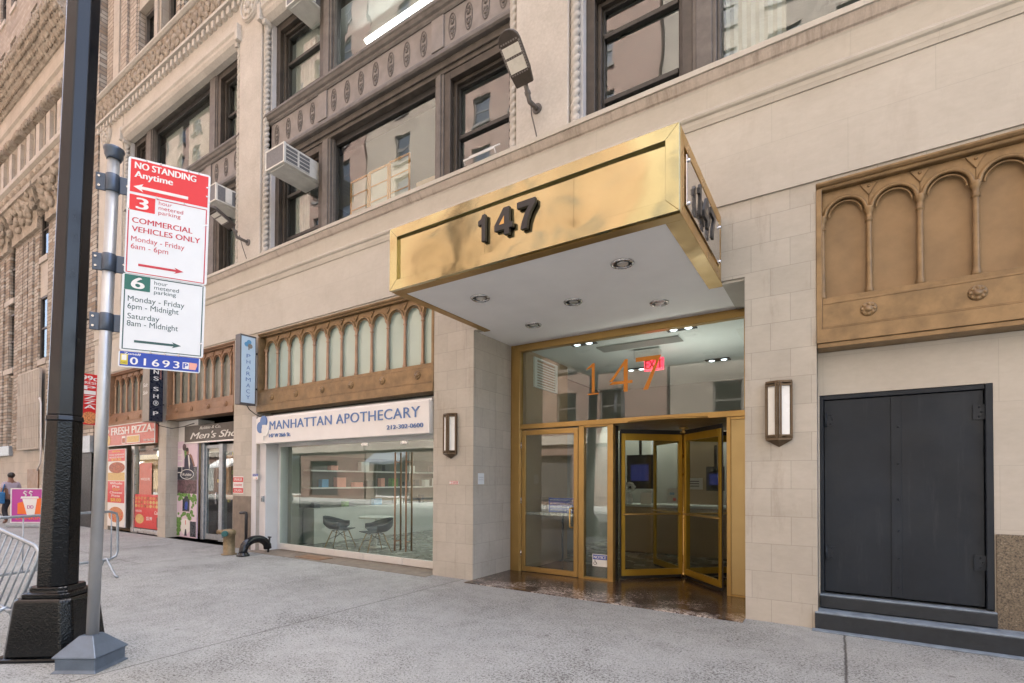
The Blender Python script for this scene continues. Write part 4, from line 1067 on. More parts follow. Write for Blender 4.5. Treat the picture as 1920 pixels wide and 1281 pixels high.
mb.build('ceiling_light', 'shop_light', shop)
mb = MB(); mb.box(-9.6, -6.4, 13.2, 13.7, .01, 1.1); mb.build('counter', 'white', shop)
mb = MB(); mb.box(-10.9, -10.6, 7.05, 7.25, .02, 2.86, 0); mb.build('interior_post', 'shop_wall', shop)

# ------------------------------------------------------------------ menswear shopfront
S0 = 6.85
mb = MB(); mb.box(-15.33, -14.26, S0 - .12, S0 + .3, 2.62, 3.18, 0); mb.box(-14.35, -11.95, S0 + .05, S0 + .15, 2.30, 2.50, 0)
mb.box(-14.22, -14.05, S0 - .06, S0 + .08, .0, 2.62, 1); mb.box(-13.30, -13.14, S0 - .06, S0 + .08, .0, 2.5, 1)
ms_ = mb.build('menswear_shopfront', ['white_alu', 'galv'], bld, .004)
mb = MB(); frame(mb, -14.04, -13.31, .02, 2.48, S0 - .02, S0 + .04, .06, 0, .14, .08); md = mb.build('shop_door', 'galv', bld, .003)
mb = MB(); mb.box(-13.98, -13.37, S0, S0 + .01, .16, 2.40); mb.build('pane', 'glass_entry', md)
mb = MB(); mb.tube([(-13.40, S0 - .02, 1.25), (-13.40, S0 - .08, 1.24), (-13.40, S0 - .08, .96), (-13.40, S0 - .02, .95)], .018, 8); mb.build('handle', 'chrome', md)
mb = MB(); mb.box(-13.13, -11.96, S0 - .01, S0, .10, 2.30); mb.build('pane', 'glass_entry', ms_)
mb = MB(); mb.box(-13.14, -11.96, S0 - .05, S0 + .06, .0, .10); mb.build('bottom_rail', 'alu', ms_, .003)
mb = MB(); frame(mb, -13.10, -12.0, 1.08, 2.20, S0 + .02, S0 + .08, .12); mb.build('inner_frame', 'wood', ms_, .004)
mb = MB(); mb.box(-13.12, -11.96, S0 + .3, S0 + .34, .1, 2.4, 0); mb.box(-15.3, -11.96, S0 + .9, S0 + 1.0, 0, 3.1, 0); mb.box(-15.3, -11.96, S0 + .1, S0 + 1.0, -.02, .012, 1)
mb.build('interior', ['int_dark', 'int_floor'], ms_)
mb = MB(); random.seed(11)
for i in range(26):
    x = random.uniform(-14.0, -12.1); z = random.uniform(.9, 2.2); mb.m = random.choice((0, 1, 2, 0)); mb.box(x, x + random.uniform(.05, .14), S0 + .25, S0 + .29, z, z + random.uniform(.04, .12))
mb.build('stock', ['yellow', 'text_white', 'leaf'], ms_)
# ------------------------------------------------------------------ pizzeria shopfront
mb = MB(); mb.box(-19.15, -15.78, S0 + .15, S0 + .25, 2.5, 3.18, 0); mb.box(-17.78, -17.60, F + .10, F + .22, .0, 2.58, 1); mb.box(-17.60, -15.79, F + .12, F + .2, .0, .13, 1); mb.box(-15.84, -15.79, F + .12, F + .2, .13, 2.58, 1)
pz = mb.build('pizzeria_shopfront', ['tan_int', 'alu'], bld, .004)
mb = MB(); mb.box(-17.59, -15.85, F + .15, F + .16, .14, 2.58); mb.build('pane', 'glass_entry', pz)
mb = MB(); mb.box(-19.15, -15.78, S0 + .8, S0 + .9, 0, 3.1, 0); mb.box(-17.6, -16.5, F + .25, F + .28, .9, 2.3, 1); mb.box(-19.15, -15.78, F + .3, S0 + .8, -.02, .012, 0); mb.build('interior', ['tan_int', 'pasta'], pz)
mb = MB(); mb.box(-16.55, -15.9, F + .28, F + .30, 2.25, 2.4); mb.build('ceiling_light', 'shop_light', pz)

# ------------------------------------------------------------------ neighbouring brick building
nb = thing('brick_building', (-26.0, 6.43, 0), 'ornate tan brick building with carved pilaster capitals beyond the stone office block', 'building')
NX0, NX1, NF = -60.0, -20.40, 6.50
b = MB(); b.box(NX0, NX1, NF + .55, NF + 9, 0, 26, 0); b.build('back_wall', 'brick_tan', nb)
b = MB(); b.box(-22.3, NX1, NF - .08, NF + .55, 3.0, 26); b.build('corner_pier', 'brick_strip', nb)
# repeating bays along the front: pilaster 3.3 m, narrow window beside it, wide window
def pilaster(x0, x1):
    mb = MB(); wd = x1 - x0
    mb.box(x0, x1, NF, NF + .54, 2.75, 11.4, 0)
    for i in range(5): 
        a = x0 + wd * (i + .1) / 5; c = x0 + wd * (i + .9) / 5
        mb.box(a, c, NF - .03 - .04 * (i in (1, 2, 3)), NF - .002, 2.9, 11.2)
    p = mb.build('pilaster', 'brick_strip', nb)
    cm = MB(); cm.box(x0 - .02, x1 + .02, NF - .13, NF + .5, 11.402, 11.75, 0)
    rings = [(11.752, .12), (12.1, .16), (12.5, .26), (12.75, .38)]
    for (za, pa), (zb_, pb) in zip(rings, rings[1:]):
        n = cm.add([(x0 - pa + .1, NF - pa, za), (x1 + pa - .1, NF - pa, za), (x1 + pa - .1, NF + .5, za), (x0 - pa + .1, NF + .5, za), (x0 - pb + .1, NF - pb, zb_), (x1 + pb - .1, NF - pb, zb_), (x1 + pb - .1, NF + .5, zb_), (x0 - pb + .1, NF + .5, zb_)])
        for q in ((0, 1, 5, 4), (1, 2, 6, 5), (3, 0, 4, 7), (0, 3, 2, 1), (4, 5, 6, 7)): cm.face([n + i for i in q], False)
    cm.box(x0 - .35, x1 + .35, NF - .45, NF + .5, 12.752, 12.95)
    random.seed(int(-x0 * 10))
    for i in range(44): 
        zz = random.uniform(11.8, 12.7); cm.sphere((random.uniform(x0, x1), NF - .17 - (zz - 11.8) * .2, zz), random.uniform(.10, .2), 7, 0, (1, .7, 1))
        yy = NF + random.uniform(-.1, .4); cm.sphere((x1 + .02 + (zz - 11.8) * .2, yy, zz), random.uniform(.06, .12), 7, 0, (.6, 1, 1))
    cm.build('capital', 'warm_carved', p); return p
def nwin(x0, x1, z0, z1, rail=True, y=None):
    y = NF + .22 if y is None else y
    fr = MB(); frame(fr, x0, x1, z0, z1, y, y + .10, .07, 0)
    if rail: fr.box(x0 + .07, x1 - .07, y + .02, y + .08, (z0 + z1) / 2 - .03, (z0 + z1) / 2 + .03)
    r = fr.build('window', 'brown_paint', nb)
    p = MB(); p.box(x0 + .07, x1 - .07, y + .05, y + .056, z0 + .07, z1 - .07); p.build('pane', 'glass_far', r)
    s_ = MB(); s_.box(x0, x1, NF - .05, y - .002, z0 - .22, z0 - .002); s_.build('sill', 'tan_stone', r)
    return r
for k in range(4):
    o = -7.9 * k
    pilaster(-29.4 + o, -26.2 + o)
    for z0, z1 in ((10.2, 12.4), (6.2, 8.65)): nwin(-26.197 + o, -25.30 + o, z0, z1, y=NF + .02)
    b = MB(); b.box(-26.197 + o, -25.303 + o, NF + .01, NF + .54, 8.66, 9.97); b.box(-26.197 + o, -25.303 + o, NF + .01, NF + .54, 2.75, 5.97); b.build('apron_panel', 'warm_carved' if 0 else 'tan_stone', nb)
    if k == 0:
        pilaster(-25.30, -22.35)
    else:
        pilaster(-25.30 + o, -22.2 + o)
    # wide window group to the left of the pilaster
    x0, x1 = -33.3 + o, -29.45 + o
    if k > 0: x0 = -30.1 + o
    if k == 0:
        for z0, z1 in ((6.3, 8.65), (9.3, 11.9)): nwin(-32.9, -29.45, z0, z1, y=NF + .02)
        b = MB(); b.box(-33.2, -29.41, NF + .14, NF + .54, 2.9, 12.7); b.build('infill_wall', 'brown_paint', nb)
        lv = MB()
        for i in range(34): lv.box(-32.9, -29.5, NF + .10, NF + .2, 3.05 + i * .085, 3.10 + i * .085)
        frame(lv, -33.0, -29.42, 2.98, 6.0, NF + .05, NF + .25, .08); lv.build('louvre', 'tan_stone', nb)
        lv = MB(); lv.box(-33.0, -29.42, NF - .12, NF + .1, 2.55, 2.96); lv.build('shutter_box', 'galv', nb, .01)
        lv = MB()
        for i in range(24): lv.box(-32.9, -29.6, NF + .08, NF + .14, .1 + i * .1, .17 + i * .1)
        lv.build('roller_shutter', 'brown_gold', nb)
# frieze, colonnade, cornice
b = MB()
profile_x(b, [(NF + .54, 12.96), (NF - .10, 12.96), (NF - .12, 13.15), (NF - .30, 13.3), (NF - .34, 13.5), (NF - .45, 13.56), (NF - .45, 13.72), (NF + .54, 13.8)], NX0, -22.32); b.build('lower_cornice', 'tan_stone', nb)
b = MB()
for i in range(34):
    x = -22.9 - i * .8; b.sphere((x, NF - .28, 13.28), .22, 8, 0, (1, .7, .9)); b.sphere((x - .4, NF - .25, 13.25), .13, 7, 0)
b.build('garland', 'warm_carved', nb)
b = MB(); b.box(NX0, -22.32, NF + .35, NF + .54, 13.8, 16.5); b.build('loggia_back', 'int_dark', nb)
for i in range(26):
    x = -22.75 - i * 1.18
    mb = MB(); mb.box(x - .34, x + .34, NF - .02, NF + .34, 13.81, 15.75, 0); mb.box(x - .2, x + .2, NF - .14, NF - .022, 13.85, 15.5)
    c_ = mb.build('colonnade_pier', 'tan_stone', nb)
    mb = MB(); mb.box(x - .42, x + .42, NF - .22, NF + .3, 15.752, 16.1)
    for dx in (-.25, 0, .25): mb.sphere((x + dx, NF - .24, 15.85), .14, 7, 0, (1, .7, 1.1))
    mb.build('capital', 'warm_carved', c_)
b = MB()
profile_x(b, [(NF + .54, 16.102), (NF - .16, 16.102), (NF - .16, 16.5), (NF - .24, 16.55), (NF - .26, 16.95), (NF - .2, 17.0), (NF - .2, 17.3), (NF + .54, 17.3)], NX0, -22.32); b.build('entablature', 'tan_stone', nb)
b = MB(); profile_x(b, [(NF + .54, 17.302), (NF - .25, 17.302), (NF - .5, 17.6), (NF - .75, 18.0), (NF - .8, 18.3), (NF - .6, 18.4), (NF + .54, 18.45)], NX0, -22.32)
random.seed(5)
for i in range(130):
    x = -22.5 - i * .21
    for z, yy, r in ((17.45, -.38, .10), (17.65, -.52, .11), (17.85, -.66, .12), (18.05, -.77, .11), (18.25, -.79, .09)): b.sphere((x + random.uniform(-.06, .06), NF + yy, z), r * random.uniform(.7, 1.2), 6, 0, (.8, .6, 1.2))
b.build('main_cornice', 'warm_carved', nb)
holes_n = []
xs_n = [-24.3, -25.55, -27.6, -30.4, -32.0, -34.5, -36.6, -38.2]
for x in xs_n:
    for z in (18.9, 22.4): holes_n.append((x - .42, x + .42, z, z + 2.05))
b = MB(); grid_wall(b, NX0, -22.32, 18.452, 26, NF, NF + .54, holes_n); b.build('upper_wall', 'brick_tan', nb)
for h in holes_n:
    nwin(h[0] + .002, h[1] - .002, h[2] + .002, h[3] - .002, y=NF + .07)
b = MB(); b.box(NX0, -22.32, NF + .02, NF + .5, .0, 2.748); b.build('stone_base', 'tan_stone', nb)
b = MB(); b.box(-28.0, -25.5, NF - .16, NF - .115, 2.78, 5.75, 0); frame(b, -28.06, -25.44, 2.72, 5.81, NF - .18, NF - .10, .06)
for i in range(12): b.box(-27.95 + i * .2, -27.85 + i * .2, NF - .175, NF - .161, 2.78, 5.75)
b.build('ribbed_panel', 'tan_stone', nb)
b = MB(); b.tube([(-25.3, NF - .2, 4.6), (-25.15, NF - .22, 4.62), (-25.1, NF - .2, 4.4), (-25.1, NF - .18, 2.9), (-25.4, NF - .1, 2.2), (-26.0, NF - .05, 1.9)], .03, 6); b.build('conduit', 'white', nb)
b = MB(); b.box(-27.3, -26.0, NF - .02, NF + .019, .0, 1.95); b.build('service_opening', 'brown_gold', nb)
b = MB(); b.box(-22.25, -20.45, NF - .10, NF - .082, .0, 2.45, 0); b.box(-22.29, -20.42, NF - .16, NF + .3, 2.452, 2.999, 1); b.build('dark_doorway', ['black', 'galv'], nb)

# ------------------------------------------------------------------ buildings that close the street: across the road and further along
def slab_block(name, x0, x1, y, depth, h, wallm, label, wx, ww, wh, floors, z0, dz, face=1, trim='tan_stone', base=True):
    """face +1: front looks to +Y"""
    root = thing(name, ((x0 + x1) / 2, y, 0), label, 'building', 'buildings across the street')
    hs = []
    n = int((x1 - x0 - 1.0) / wx)
    ox = x0 + ((x1 - x0) - (n - 1) * wx) / 2
    for fl in range(floors):
        for i in range(n):
            cx = ox + i * wx; hs.append((cx - ww / 2, cx + ww / 2, z0 + fl * dz, z0 + fl * dz + wh))
    mb = MB(); grid_wall(mb, x0, x1, 0, h, y, y - .5, hs + [(x0 + 1 + k * 5.0, x0 + 4.8 + k * 5.0, .2, 3.2) for k in range(int((x1 - x0 - 2) / 5.0))]); mb.build('wall', wallm, root)
    mb = MB(); mb.box(x0, x1, y - depth, y - .52, 0, h); mb.build('rear_block', 'int_dark', root)
    mb = MB(); mb.box(x0, x1, y - .1, y + .35, h + .002, h + .9); mb.box(x0, x1, y + .002, y + .14, 3.9, 4.5); mb.build('cornice', trim, root)
    first = None
    for (a, c, z, t) in hs:
        if first is None:
            fr = MB(); frame(fr, a + .003, c - .003, z + .003, t - .003, y - .22, y - .12, .09); fr.box(a + .093, c - .093, y - .2, y - .14, (z + t) / 2 - .05, (z + t) / 2 + .05); fr.box(a - .08, c + .08, y + .001, y + .10, z - .18, z)
            w0 = fr.build('window', 'grey_paint', root); pm = MB(); pm.box(a + .09, c - .09, y - .19, y - .18, z + .09, t - .09); p0 = pm.build('pane', 'glass_far', w0); first = (a, z, w0, p0)
        else:
            w1 = first[2].copy(); COL.objects.link(w1); w1.location = (a - first[0], 0, z - first[1]); p1 = first[3].copy(); COL.objects.link(p1); p1.parent = w1
    random.seed(int(abs(x0)) + 1)
    for k in range(int((x1 - x0 - 2) / 5.0)):
        a = x0 + 1 + k * 5.0
        mb = MB(); frame(mb, a + .004, a + 3.796, .204, 3.196, y - .3, y - .2, .1); mb.box(a + .1, a + 3.7, y - .27, y - .26, .3, 3.1, 1); mb.build('shopfront', [random.choice(['white_alu', 'slate', 'brown_paint']), random.choice(['int_wall', 'tan_int', 'int_dark'])], root)
        if k % 2 == 0:
            mb = MB(); mb.prism([(y + .01, 3.7), (y + .01, 3.2), (y + 1.1, 2.75), (y + 1.1, 2.95)], lambda p, q, t: (t, p, q), a, a + 3.8); mb.build('awning', random.choice(['white', 'galv', 'slate', 'white']), root)
    return root
slab_block('street_building', -31.8, -24.2, -14.0, 8, 60, 'brick_buff', 'narrow buff brick building across the street between two red ones', 3.4, 1.5, 2.1, 13, 5.2, 3.5)
slab_block('street_building', -95, -32.0, -14.0, 8, 62, 'brick_red', 'long red brick building across the street, seen only in the window reflections', 3.6, 1.5, 2.1, 14, 5.2, 3.5)
slab_block('street_building', -24.0, -8.2, -14.0, 8, 62, 'brick_red', 'red brick building across the street opposite the pharmacy', 3.0, 1.4, 2.0, 14, 5.2, 3.5)
slab_block('street_building', -8.0, 6.8, -14.0, 8, 60, 'brick_grey', 'grey brown brick building across the street facing the brass canopy', 2.9, 1.5, 2.0, 14, 5.0, 3.4)
slab_block('street_building', 7.0, 24.0, -14.0, 8, 58, 'brick_buff', 'buff brick building across the street at the right end of the row', 3.4, 1.6, 2.1, 12, 5.2, 3.5)
eb = thing('stone_building', (20, 6.43, 0), 'plain stone building continuing the row to the right of the office block', 'building')
b = MB(); b.box(6.25, 40, 6.5, 17, 0, 20); b.build('wall', 'stone_smooth', eb)
b = MB(); b.box(6.25, 40, 6.2, 6.49, 19, 20.2); b.build('cornice', 'worn', eb)

# ------------------------------------------------------------------ street lamp post
lp = thing('street_lamp_post', (-6.05, 1.66, 0), 'tall glossy black octagonal street lamp post on a flared cast base', 'lamp post')
A0 = radians(22.5) + radians(32)
def octo(mb, c, r, z0, z1, r1=None, c1=None, m=0, ph=A0):
    c1 = c1 or c
    mb.cyl((c[0], c[1], z0), (c1[0], c1[1], z1), r, r1, 8, m, True, ph, False)
LB, LS, LT = (-6.03, 1.655), (-5.965, 1.665), (-5.60, 1.75)
b = MB(); octo(b, (-6.035, 1.655), .155, .625, 2.12, .137, LS); b.build('lower_shaft', 'lamp_black', lp, .008, 2)
b = MB(); octo(b, LS, .146, 2.122, 2.17, .139, LS); octo(b, LS, .133, 2.172, 9.0, .118, (-5.65, 1.73)); b.build('upper_shaft', 'lamp_pole', lp, .008, 2)
b = MB()
def chamf(cx, cy, hw, hd, ch, ang):
    P = [(-hw + ch, -hd), (hw - ch, -hd), (hw, -hd + ch), (hw, hd - ch), (hw - ch, hd), (-hw + ch, hd), (-hw, hd - ch), (-hw, -hd + ch)]
    return [(cx + x * cos(ang) - y * sin(ang), cy + x * sin(ang) + y * cos(ang)) for x, y in P]
def loft(mb, polys):
    ids = [mb.add([(x, y, z) for x, y in p]) for p, z in polys]; k = len(polys[0][0])
    for a, c in zip(ids, ids[1:]):
        for i in range(k): mb.face([a + i, a + (i + 1) % k, c + (i + 1) % k, c + i], False)
    mb.face([ids[0] + i for i in range(k)][::-1], False); mb.face([ids[-1] + i for i in range(k)], False)
LA = radians(37)
loft(b, [(chamf(-6.05, 1.66, .33, .30, .075, LA), 0), (chamf(-6.05, 1.66, .33, .30, .075, LA), .035)])
loft(b, [(chamf(-6.05, 1.66, .295, .265, .07, LA), .036), (chamf(-6.045, 1.66, .245, .225, .06, LA), .515), (chamf(-6.045, 1.66, .225, .205, .055, LA), .53)])
b.build('base', 'lamp_black', lp, .012, 2)
b = MB(); loft(b, [(chamf(-6.04, 1.66, .205, .19, .05, LA), .531), (chamf(-6.04, 1.66, .205, .19, .05, LA), .57), (chamf(-6.04, 1.66, .165, .16, .05, LA), .585), (chamf(-6.04, 1.66, .165, .16, .05, LA), .624)]); b.build('collar', 'lamp_black', lp, .006)
b = MB(); b.tube([(-5.65, 1.73, 9.0), (-5.6, 1.6, 9.6), (-5.4, .9, 10.0), (-5.2, .0, 10.1)], .05, 8); b.build('lamp_arm', 'lamp_pole', lp)
b = MB(); b.box(-5.35, -5.05, -.6, .05, 10.02, 10.16); b.build('lamp_head', 'lamp_pole', lp, .03)

# ------------------------------------------------------------------ parking sign pole
SB, ST = Vector((-5.355, 1.697, 0.0)), Vector((-5.165, 1.737, 4.40))
def sp_at(z): return SB + (ST - SB) * (z / 4.40)
sp = thing('sign_pole', (-5.355, 1.70, 0), 'leaning aluminium parking sign pole with pyramidal blue grey base', 'sign pole')
b = MB(); p0 = sp_at(.16); b.cyl(tuple(p0), tuple(sp_at(4.40)), .044, .044, 24); b.build('post', 'pole_alu', sp)
b = MB(); p = sp_at(4.40); b.lathe(tuple(p), [(.052, -.09), (.055, -.075), (.066, -.06), (.066, -.03), (.074, -.015), (.074, .005), (.05, .02), (.0, .03)], 20); b.build('cap', 'bracket', sp)
BA = radians(33)
b = MB()
sq = lambda h: [(SB.x + x * cos(BA) - y * sin(BA), SB.y + x * sin(BA) + y * cos(BA)) for x, y in ((-h, -h), (h, -h), (h, h), (-h, h))]
loft(b, [(sq(.185), 0), (sq(.175), .012), (sq(.165), .02), (sq(.165), .115), (sq(.18), .12), (sq(.18), .13), (sq(.065), .265), (sq(.055), .275)])
b.build('base', 'base_grey', sp, .004)
SU = Vector((0.49082, 0.87126, 0)); SN = Vector((0.87126, -0.49082, 0))
lean = 0.0213
SV = Vector((SU.x * lean, SU.y * lean, 1.0))
SO = Vector((-4.99762, 1.78881, 4.316)) - SV * 0
def spt(u, z, n=0.0):
    """u along the board, z height, n out of it"""
    return tuple(SO + SU * u + SV * (z - 4.316) + SN * n)
for z in (4.11, 3.435, 2.93):
    mb = MB(); p = sp_at(z); h = .075
    mb.cyl((p.x, p.y, z - h), (p.x + .005, p.y, z + h), .052, None, 20)
    for s, L in ((1, .19), (-1, .115)):
        mb.obox(tuple(p), tuple(SU), Z_, tuple(SN), min(s * .045, s * L), max(s * .045, s * L), -h, h, -.004, .008)
    k = mb.build('bracket', 'bracket', sp, .005)
    mb = MB()
    for s, L in ((.15, .04), (.15, -.04), (.105, 0), (-.09, .04), (-.09, -.04)): 
        q = p + SU * s + SN * .008; q.z = z + L; mb.cyl(tuple(q), tuple(q + SN * .010), .0095, None, 8)
    mb.build('bolt', 'chrome', k)

def board(u0, u1, z0, z1, mat, n0, thick=.004, r=.02):
    mb = MB(); pts = []
    for cx, cz, a0 in ((u1 - r, z1 - r, 0), (u0 + r, z1 - r, 90), (u0 + r, z0 + r, 180), (u1 - r, z0 + r, 270)):
        for k in range(5):
            a = radians(a0 + 22.5 * k); pts.append((cx + r * cos(a), cz + r * sin(a)))
    mb.prism(pts, lambda a, c, t: spt(a, c, t), n0, n0 + thick); return mb
def srect(mb, u0, u1, z0, z1, n, m, e=.0012):
    mb.m = m; mb.prism([(u0, z0), (u1, z0), (u1, z1), (u0, z1)], lambda a, c, t: spt(a, c, t), n, n + e)
def stext(mb, body, u, z, wd, ht, m, n, bold=.012, spacing=1.0, full=False):
    put_text(mb, body, spt(u, z, n), tuple(SU), tuple(SV), tuple(SN), wd, ht, .0012, m, bold, spacing, full=full)
def arrow(mb, u0, u1, z, m, n, th=.0125, head=.032, left=False):
    mb.m = m; L = .055
    if left: P_ = [(u1, z - th), (u1, z + th), (u0 + L, z + th), (u0 + L + .012, z + head), (u0, z), (u0 + L + .012, z - head), (u0 + L, z - th)]
    else: P_ = [(u0, z + th), (u0, z - th), (u1 - L, z - th), (u1 - L - .012, z - head), (u1, z), (u1 - L - .012, z + head), (u1 - L, z + th)]
    mb.prism(P_, lambda a, c, t: spt(a, c, t), n, n + .0012)
sn = -.002
def bolts_on(parent, pts, n):
    mb = MB()
    for u, z in pts: mb.cyl(spt(u, z, n), spt(u, z, n + .006), .007, None, 8)
    mb.build('rivet', 'chrome', parent)
# red NO STANDING and three hour sign
t1 = thing('parking_sign', spt(.29, 3.33), 'red and white no standing sign with 3 hour commercial parking below, topmost on the pole', 'sign', 'parking signs on the aluminium pole')
mb = board(-.006, .588, 3.325, 4.318, 'sign_white', sn); mb.build('panel', 'sign_white', t1, .001)
f0 = sn + .0042
mb = MB(); srect(mb, .012, .572, 4.022, 4.300, f0, 0); srect(mb, .012, .19, 3.868, 4.000, f0, 0); mb.build('red_field', 'sign_red', t1)
mb = MB(); e = .008
srect(mb, .20, .570, 3.996, 4.003, f0, 0); srect(mb, .006, .014, 3.335, 3.860, f0, 0); srect(mb, .562, .570, 3.335, 3.994, f0, 0); srect(mb, .015, .561, 3.335, 3.342, f0, 0); mb.build('border', 'text_red', t1)
mb = MB(); f1 = f0 + .0014
stext(mb, 'NO STANDING', .041, 4.226, .437, .055, 0, f1, .03); stext(mb, 'Anytime', .041, 4.150, .268, .055, 0, f1, .03)
am = MB(); arrow(am, .036, .425, 4.068, 0, f1, left=True, th=.0125, head=.034); am.build('arrow', 'text_white', t1)
stext(mb, '3', .062, 3.886, .078, .095, 0, f1, .035); mb.build('white_lettering', 'text_white', t1)
mb = MB()
for w_, z, wd in (('hour', 3.957, .095), ('metered', 3.915, .178), ('parking', 3.873, .160)): stext(mb, w_, .215, z, wd, .033, 0, f0, .004)
stext(mb, 'COMMERCIAL', .036, 3.762, .430, .046, 0, f0, .018); stext(mb, 'VEHICLES ONLY', .036, 3.687, .490, .046, 0, f0, .018)
stext(mb, 'Monday - Friday', .034, 3.604, .378, .044, 0, f0, .004); stext(mb, '6am - 6pm', .034, 3.540, .262, .044, 0, f0, .004)
am = MB(); arrow(am, .09, .412, 3.409, 0, f0, th=.010, head=.026); am.build('arrow', 'text_red', t1)
mb.build('red_lettering', 'text_red', t1)
bolts_on(t1, [(.12, 4.308), (.22, 4.308), (.42, 4.308), (.50, 4.308), (.20, 4.012), (.40, 4.012), (.565, 3.86), (.565, 4.20), (.565, 4.12), (.01, 3.87)], f0)
# green six hour sign
t2 = thing('parking_sign', spt(.29, 2.675), 'white and green 6 hour metered parking sign, middle of the three', 'sign', 'parking signs on the aluminium pole')
mb = board(-.016, .582, 2.672, 3.324, 'sign_white', sn - .005); mb.build('panel', 'sign_white', t2, .001)
g0 = sn - .0008
mb = MB(); srect(mb, .0, .178, 3.190, 3.318, g0, 0); mb.build('green_field', 'sign_green', t2)
mb = MB(); srect(mb, .18, .566, 3.308, 3.316, g0, 0); srect(mb, .0, .008, 2.685, 3.188, g0, 0); srect(mb, .558, .566, 2.685, 3.306, g0, 0); srect(mb, .009, .557, 2.685, 2.692, g0, 0); mb.build('border', 'text_green', t2)
mb = MB(); stext(mb, '6', .050, 3.206, .085, .095, 0, g0 + .0014, .035); mb.build('white_lettering', 'text_white', t2)
mb = MB()
for w_, z, wd in (('hour', 3.262, .095), ('metered', 3.222, .178), ('parking', 3.182, .158)): stext(mb, w_, .206, z, wd, .033, 0, g0, .004)
stext(mb, 'Monday - Friday', .028, 3.093, .40, .047, 0, g0, .004); stext(mb, '6pm - Midnight', .028, 3.030, .360, .047, 0, g0, .004)
stext(mb, 'Saturday', .030, 2.946, .222, .047, 0, g0, .004); stext(mb, '8am - Midnight', .028, 2.885, .360, .047, 0, g0, .004)
am = MB(); arrow(am, .082, .415, 2.758, 0, g0, th=.010, head=.026); am.build('arrow', 'text_green', t2)
mb.build('green_lettering', 'text_green', t2)
bolts_on(t2, [(.20, 2.678), (.30, 2.678), (.40, 2.678), (.562, 2.80), (.562, 3.312)], g0)
# blue zone number
t3 = thing('zone_sign', spt(.29, 2.545), 'blue parking zone number plate at the foot of the signs', 'sign')
mb = board(-.020, .562, 2.535, 2.668, 'sign_white', sn - .009, r=.015); mb.build('panel', 'sign_white', t3, .001)
h0 = sn - .0048
mb = MB(); srect(mb, -.010, .552, 2.545, 2.6665, h0, 0); mb.build('blue_field', 'sign_blue', t3)
mb = MB(); h1 = h0 + .0014
stext(mb, '01693', .062, 2.562, .345, .060, 0, h1, .022, 1.3); stext(mb, 'Zone#', .018, 2.640, .115, .020, 0, h1, .02); srect(mb, .432, .478, 2.562, 2.620, h1, 0); mb.build('white_lettering', 'text_white', t3)
mb = MB(); stext(mb, 'P', .440, 2.570, .030, .042, 0, h1 + .0014, .04); mb.build('blue_letter', 'sign_blue', t3)
mb = MB(); mb.prism([(.480, 2.560), (.528, 2.560), (.540, 2.600), (.538, 2.618), (.480, 2.622)], lambda a, c, t: spt(a, c, t), h1, h1 + .0012); mb.build('meter_symbol', 'salmon', t3)
mb = MB(); srect(mb, -.006, .045, 2.556, 2.645, h1, 0); srect(mb, .003, .036, 2.592, 2.636, h1 + .0014, 1); put_text(mb, 'CARS', spt(-.002, 2.563, h1 + .0013), tuple(SU), tuple(SV), tuple(SN), .04, .016, .001, 2); mb.build('sticker', ['yellow', 'text_white', 'text_dark'], t3)

# ------------------------------------------------------------------ crowd barriers
def barrier(root, L, z0, z1, pitch, feet=True, z_left=.012):
    """barrier along local x, standing on z=0"""
    def bd(mb, name): return mb.build(name, 'galv', root, org=(0, 0, 0))
    mb = MB(); r = .02; R = .12
    pts = [(R, 0, z0), (0 + .02, 0, z0 + .04), (0, 0, z0 + R), (0, 0, z1 - R), (.02, 0, z1 - .04), (R, 0, z1), (L - R, 0, z1), (L - .02, 0, z1 - .04), (L, 0, z1 - R), (L, 0, z0 + R), (L - .02, 0, z0 + .04), (L - R, 0, z0)]
    mb.tube(pts, r, 10, 0, closed=True); bd(mb, 'outer_frame')
    n = int((L - .1) / pitch)
    mb = MB()
    for i in range(n):
        x = .1 + i * (L - .2) / (n - 1); mb.cyl((x, 0, z0), (x, 0, z1), .0085, None, 8)
    bd(mb, 'bar_infill')
    if feet:
        for x in (.18, L - .18):
            mb = MB(); zf = .012 if x < 1 else z_left; mb.tube([(x, -.26, zf), (x, -.20, zf + .03), (x, -.03, z0), (x, 0, z0 + .02), (x, .03, z0), (x, .20, zf + .03), (x, .26, zf)], .018, 8); bd(mb, 'foot')
    mb = MB(); mb.tube([(L, 0, z1 - .3), (L + .05, 0, z1 - .3), (L + .06, 0, z1 - .34), (L + .06, 0, z1 - .4)], .010, 6); mb.tube([(L, 0, z0 + .25), (L + .05, 0, z0 + .25), (L + .06, 0, z0 + .21), (L + .06, 0, z0 + .15)], .010, 6); bd(mb, 'hook')
r1 = thing('crowd_barrier', (-6.25, 1.335, 0.0), 'galvanised steel crowd barrier leaning against the black lamp post', 'barrier', 'galvanised crowd barriers')
barrier(r1, 2.3, .31, .95, .118, z_left=-.30)
_x = Vector((-.97837, -.12387, .16566)).normalized(); _z = Vector((.07673, .25492, .96391)); _z = (_z - _x * _z.dot(_x)).normalized(); _y = _z.cross(_x)
_o = Vector((-6.5956, 1.6529, .92355)) + _z * -.95 - _x * .08
r1.matrix_world = Matrix(((_x.x, _y.x, _z.x, _o.x), (_x.y, _y.y, _z.y, _o.y), (_x.z, _y.z, _z.z, _o.z), (0, 0, 0, 1)))
r2 = thing('crowd_barrier', (-10.02, 3.50, 0), 'upright galvanised crowd barrier on the sidewalk behind the lamp post', 'barrier', 'galvanised crowd barriers')
barrier(r2, 2.3, .28, 1.06, .26)
r2.rotation_euler = (0, 0, radians(-73))

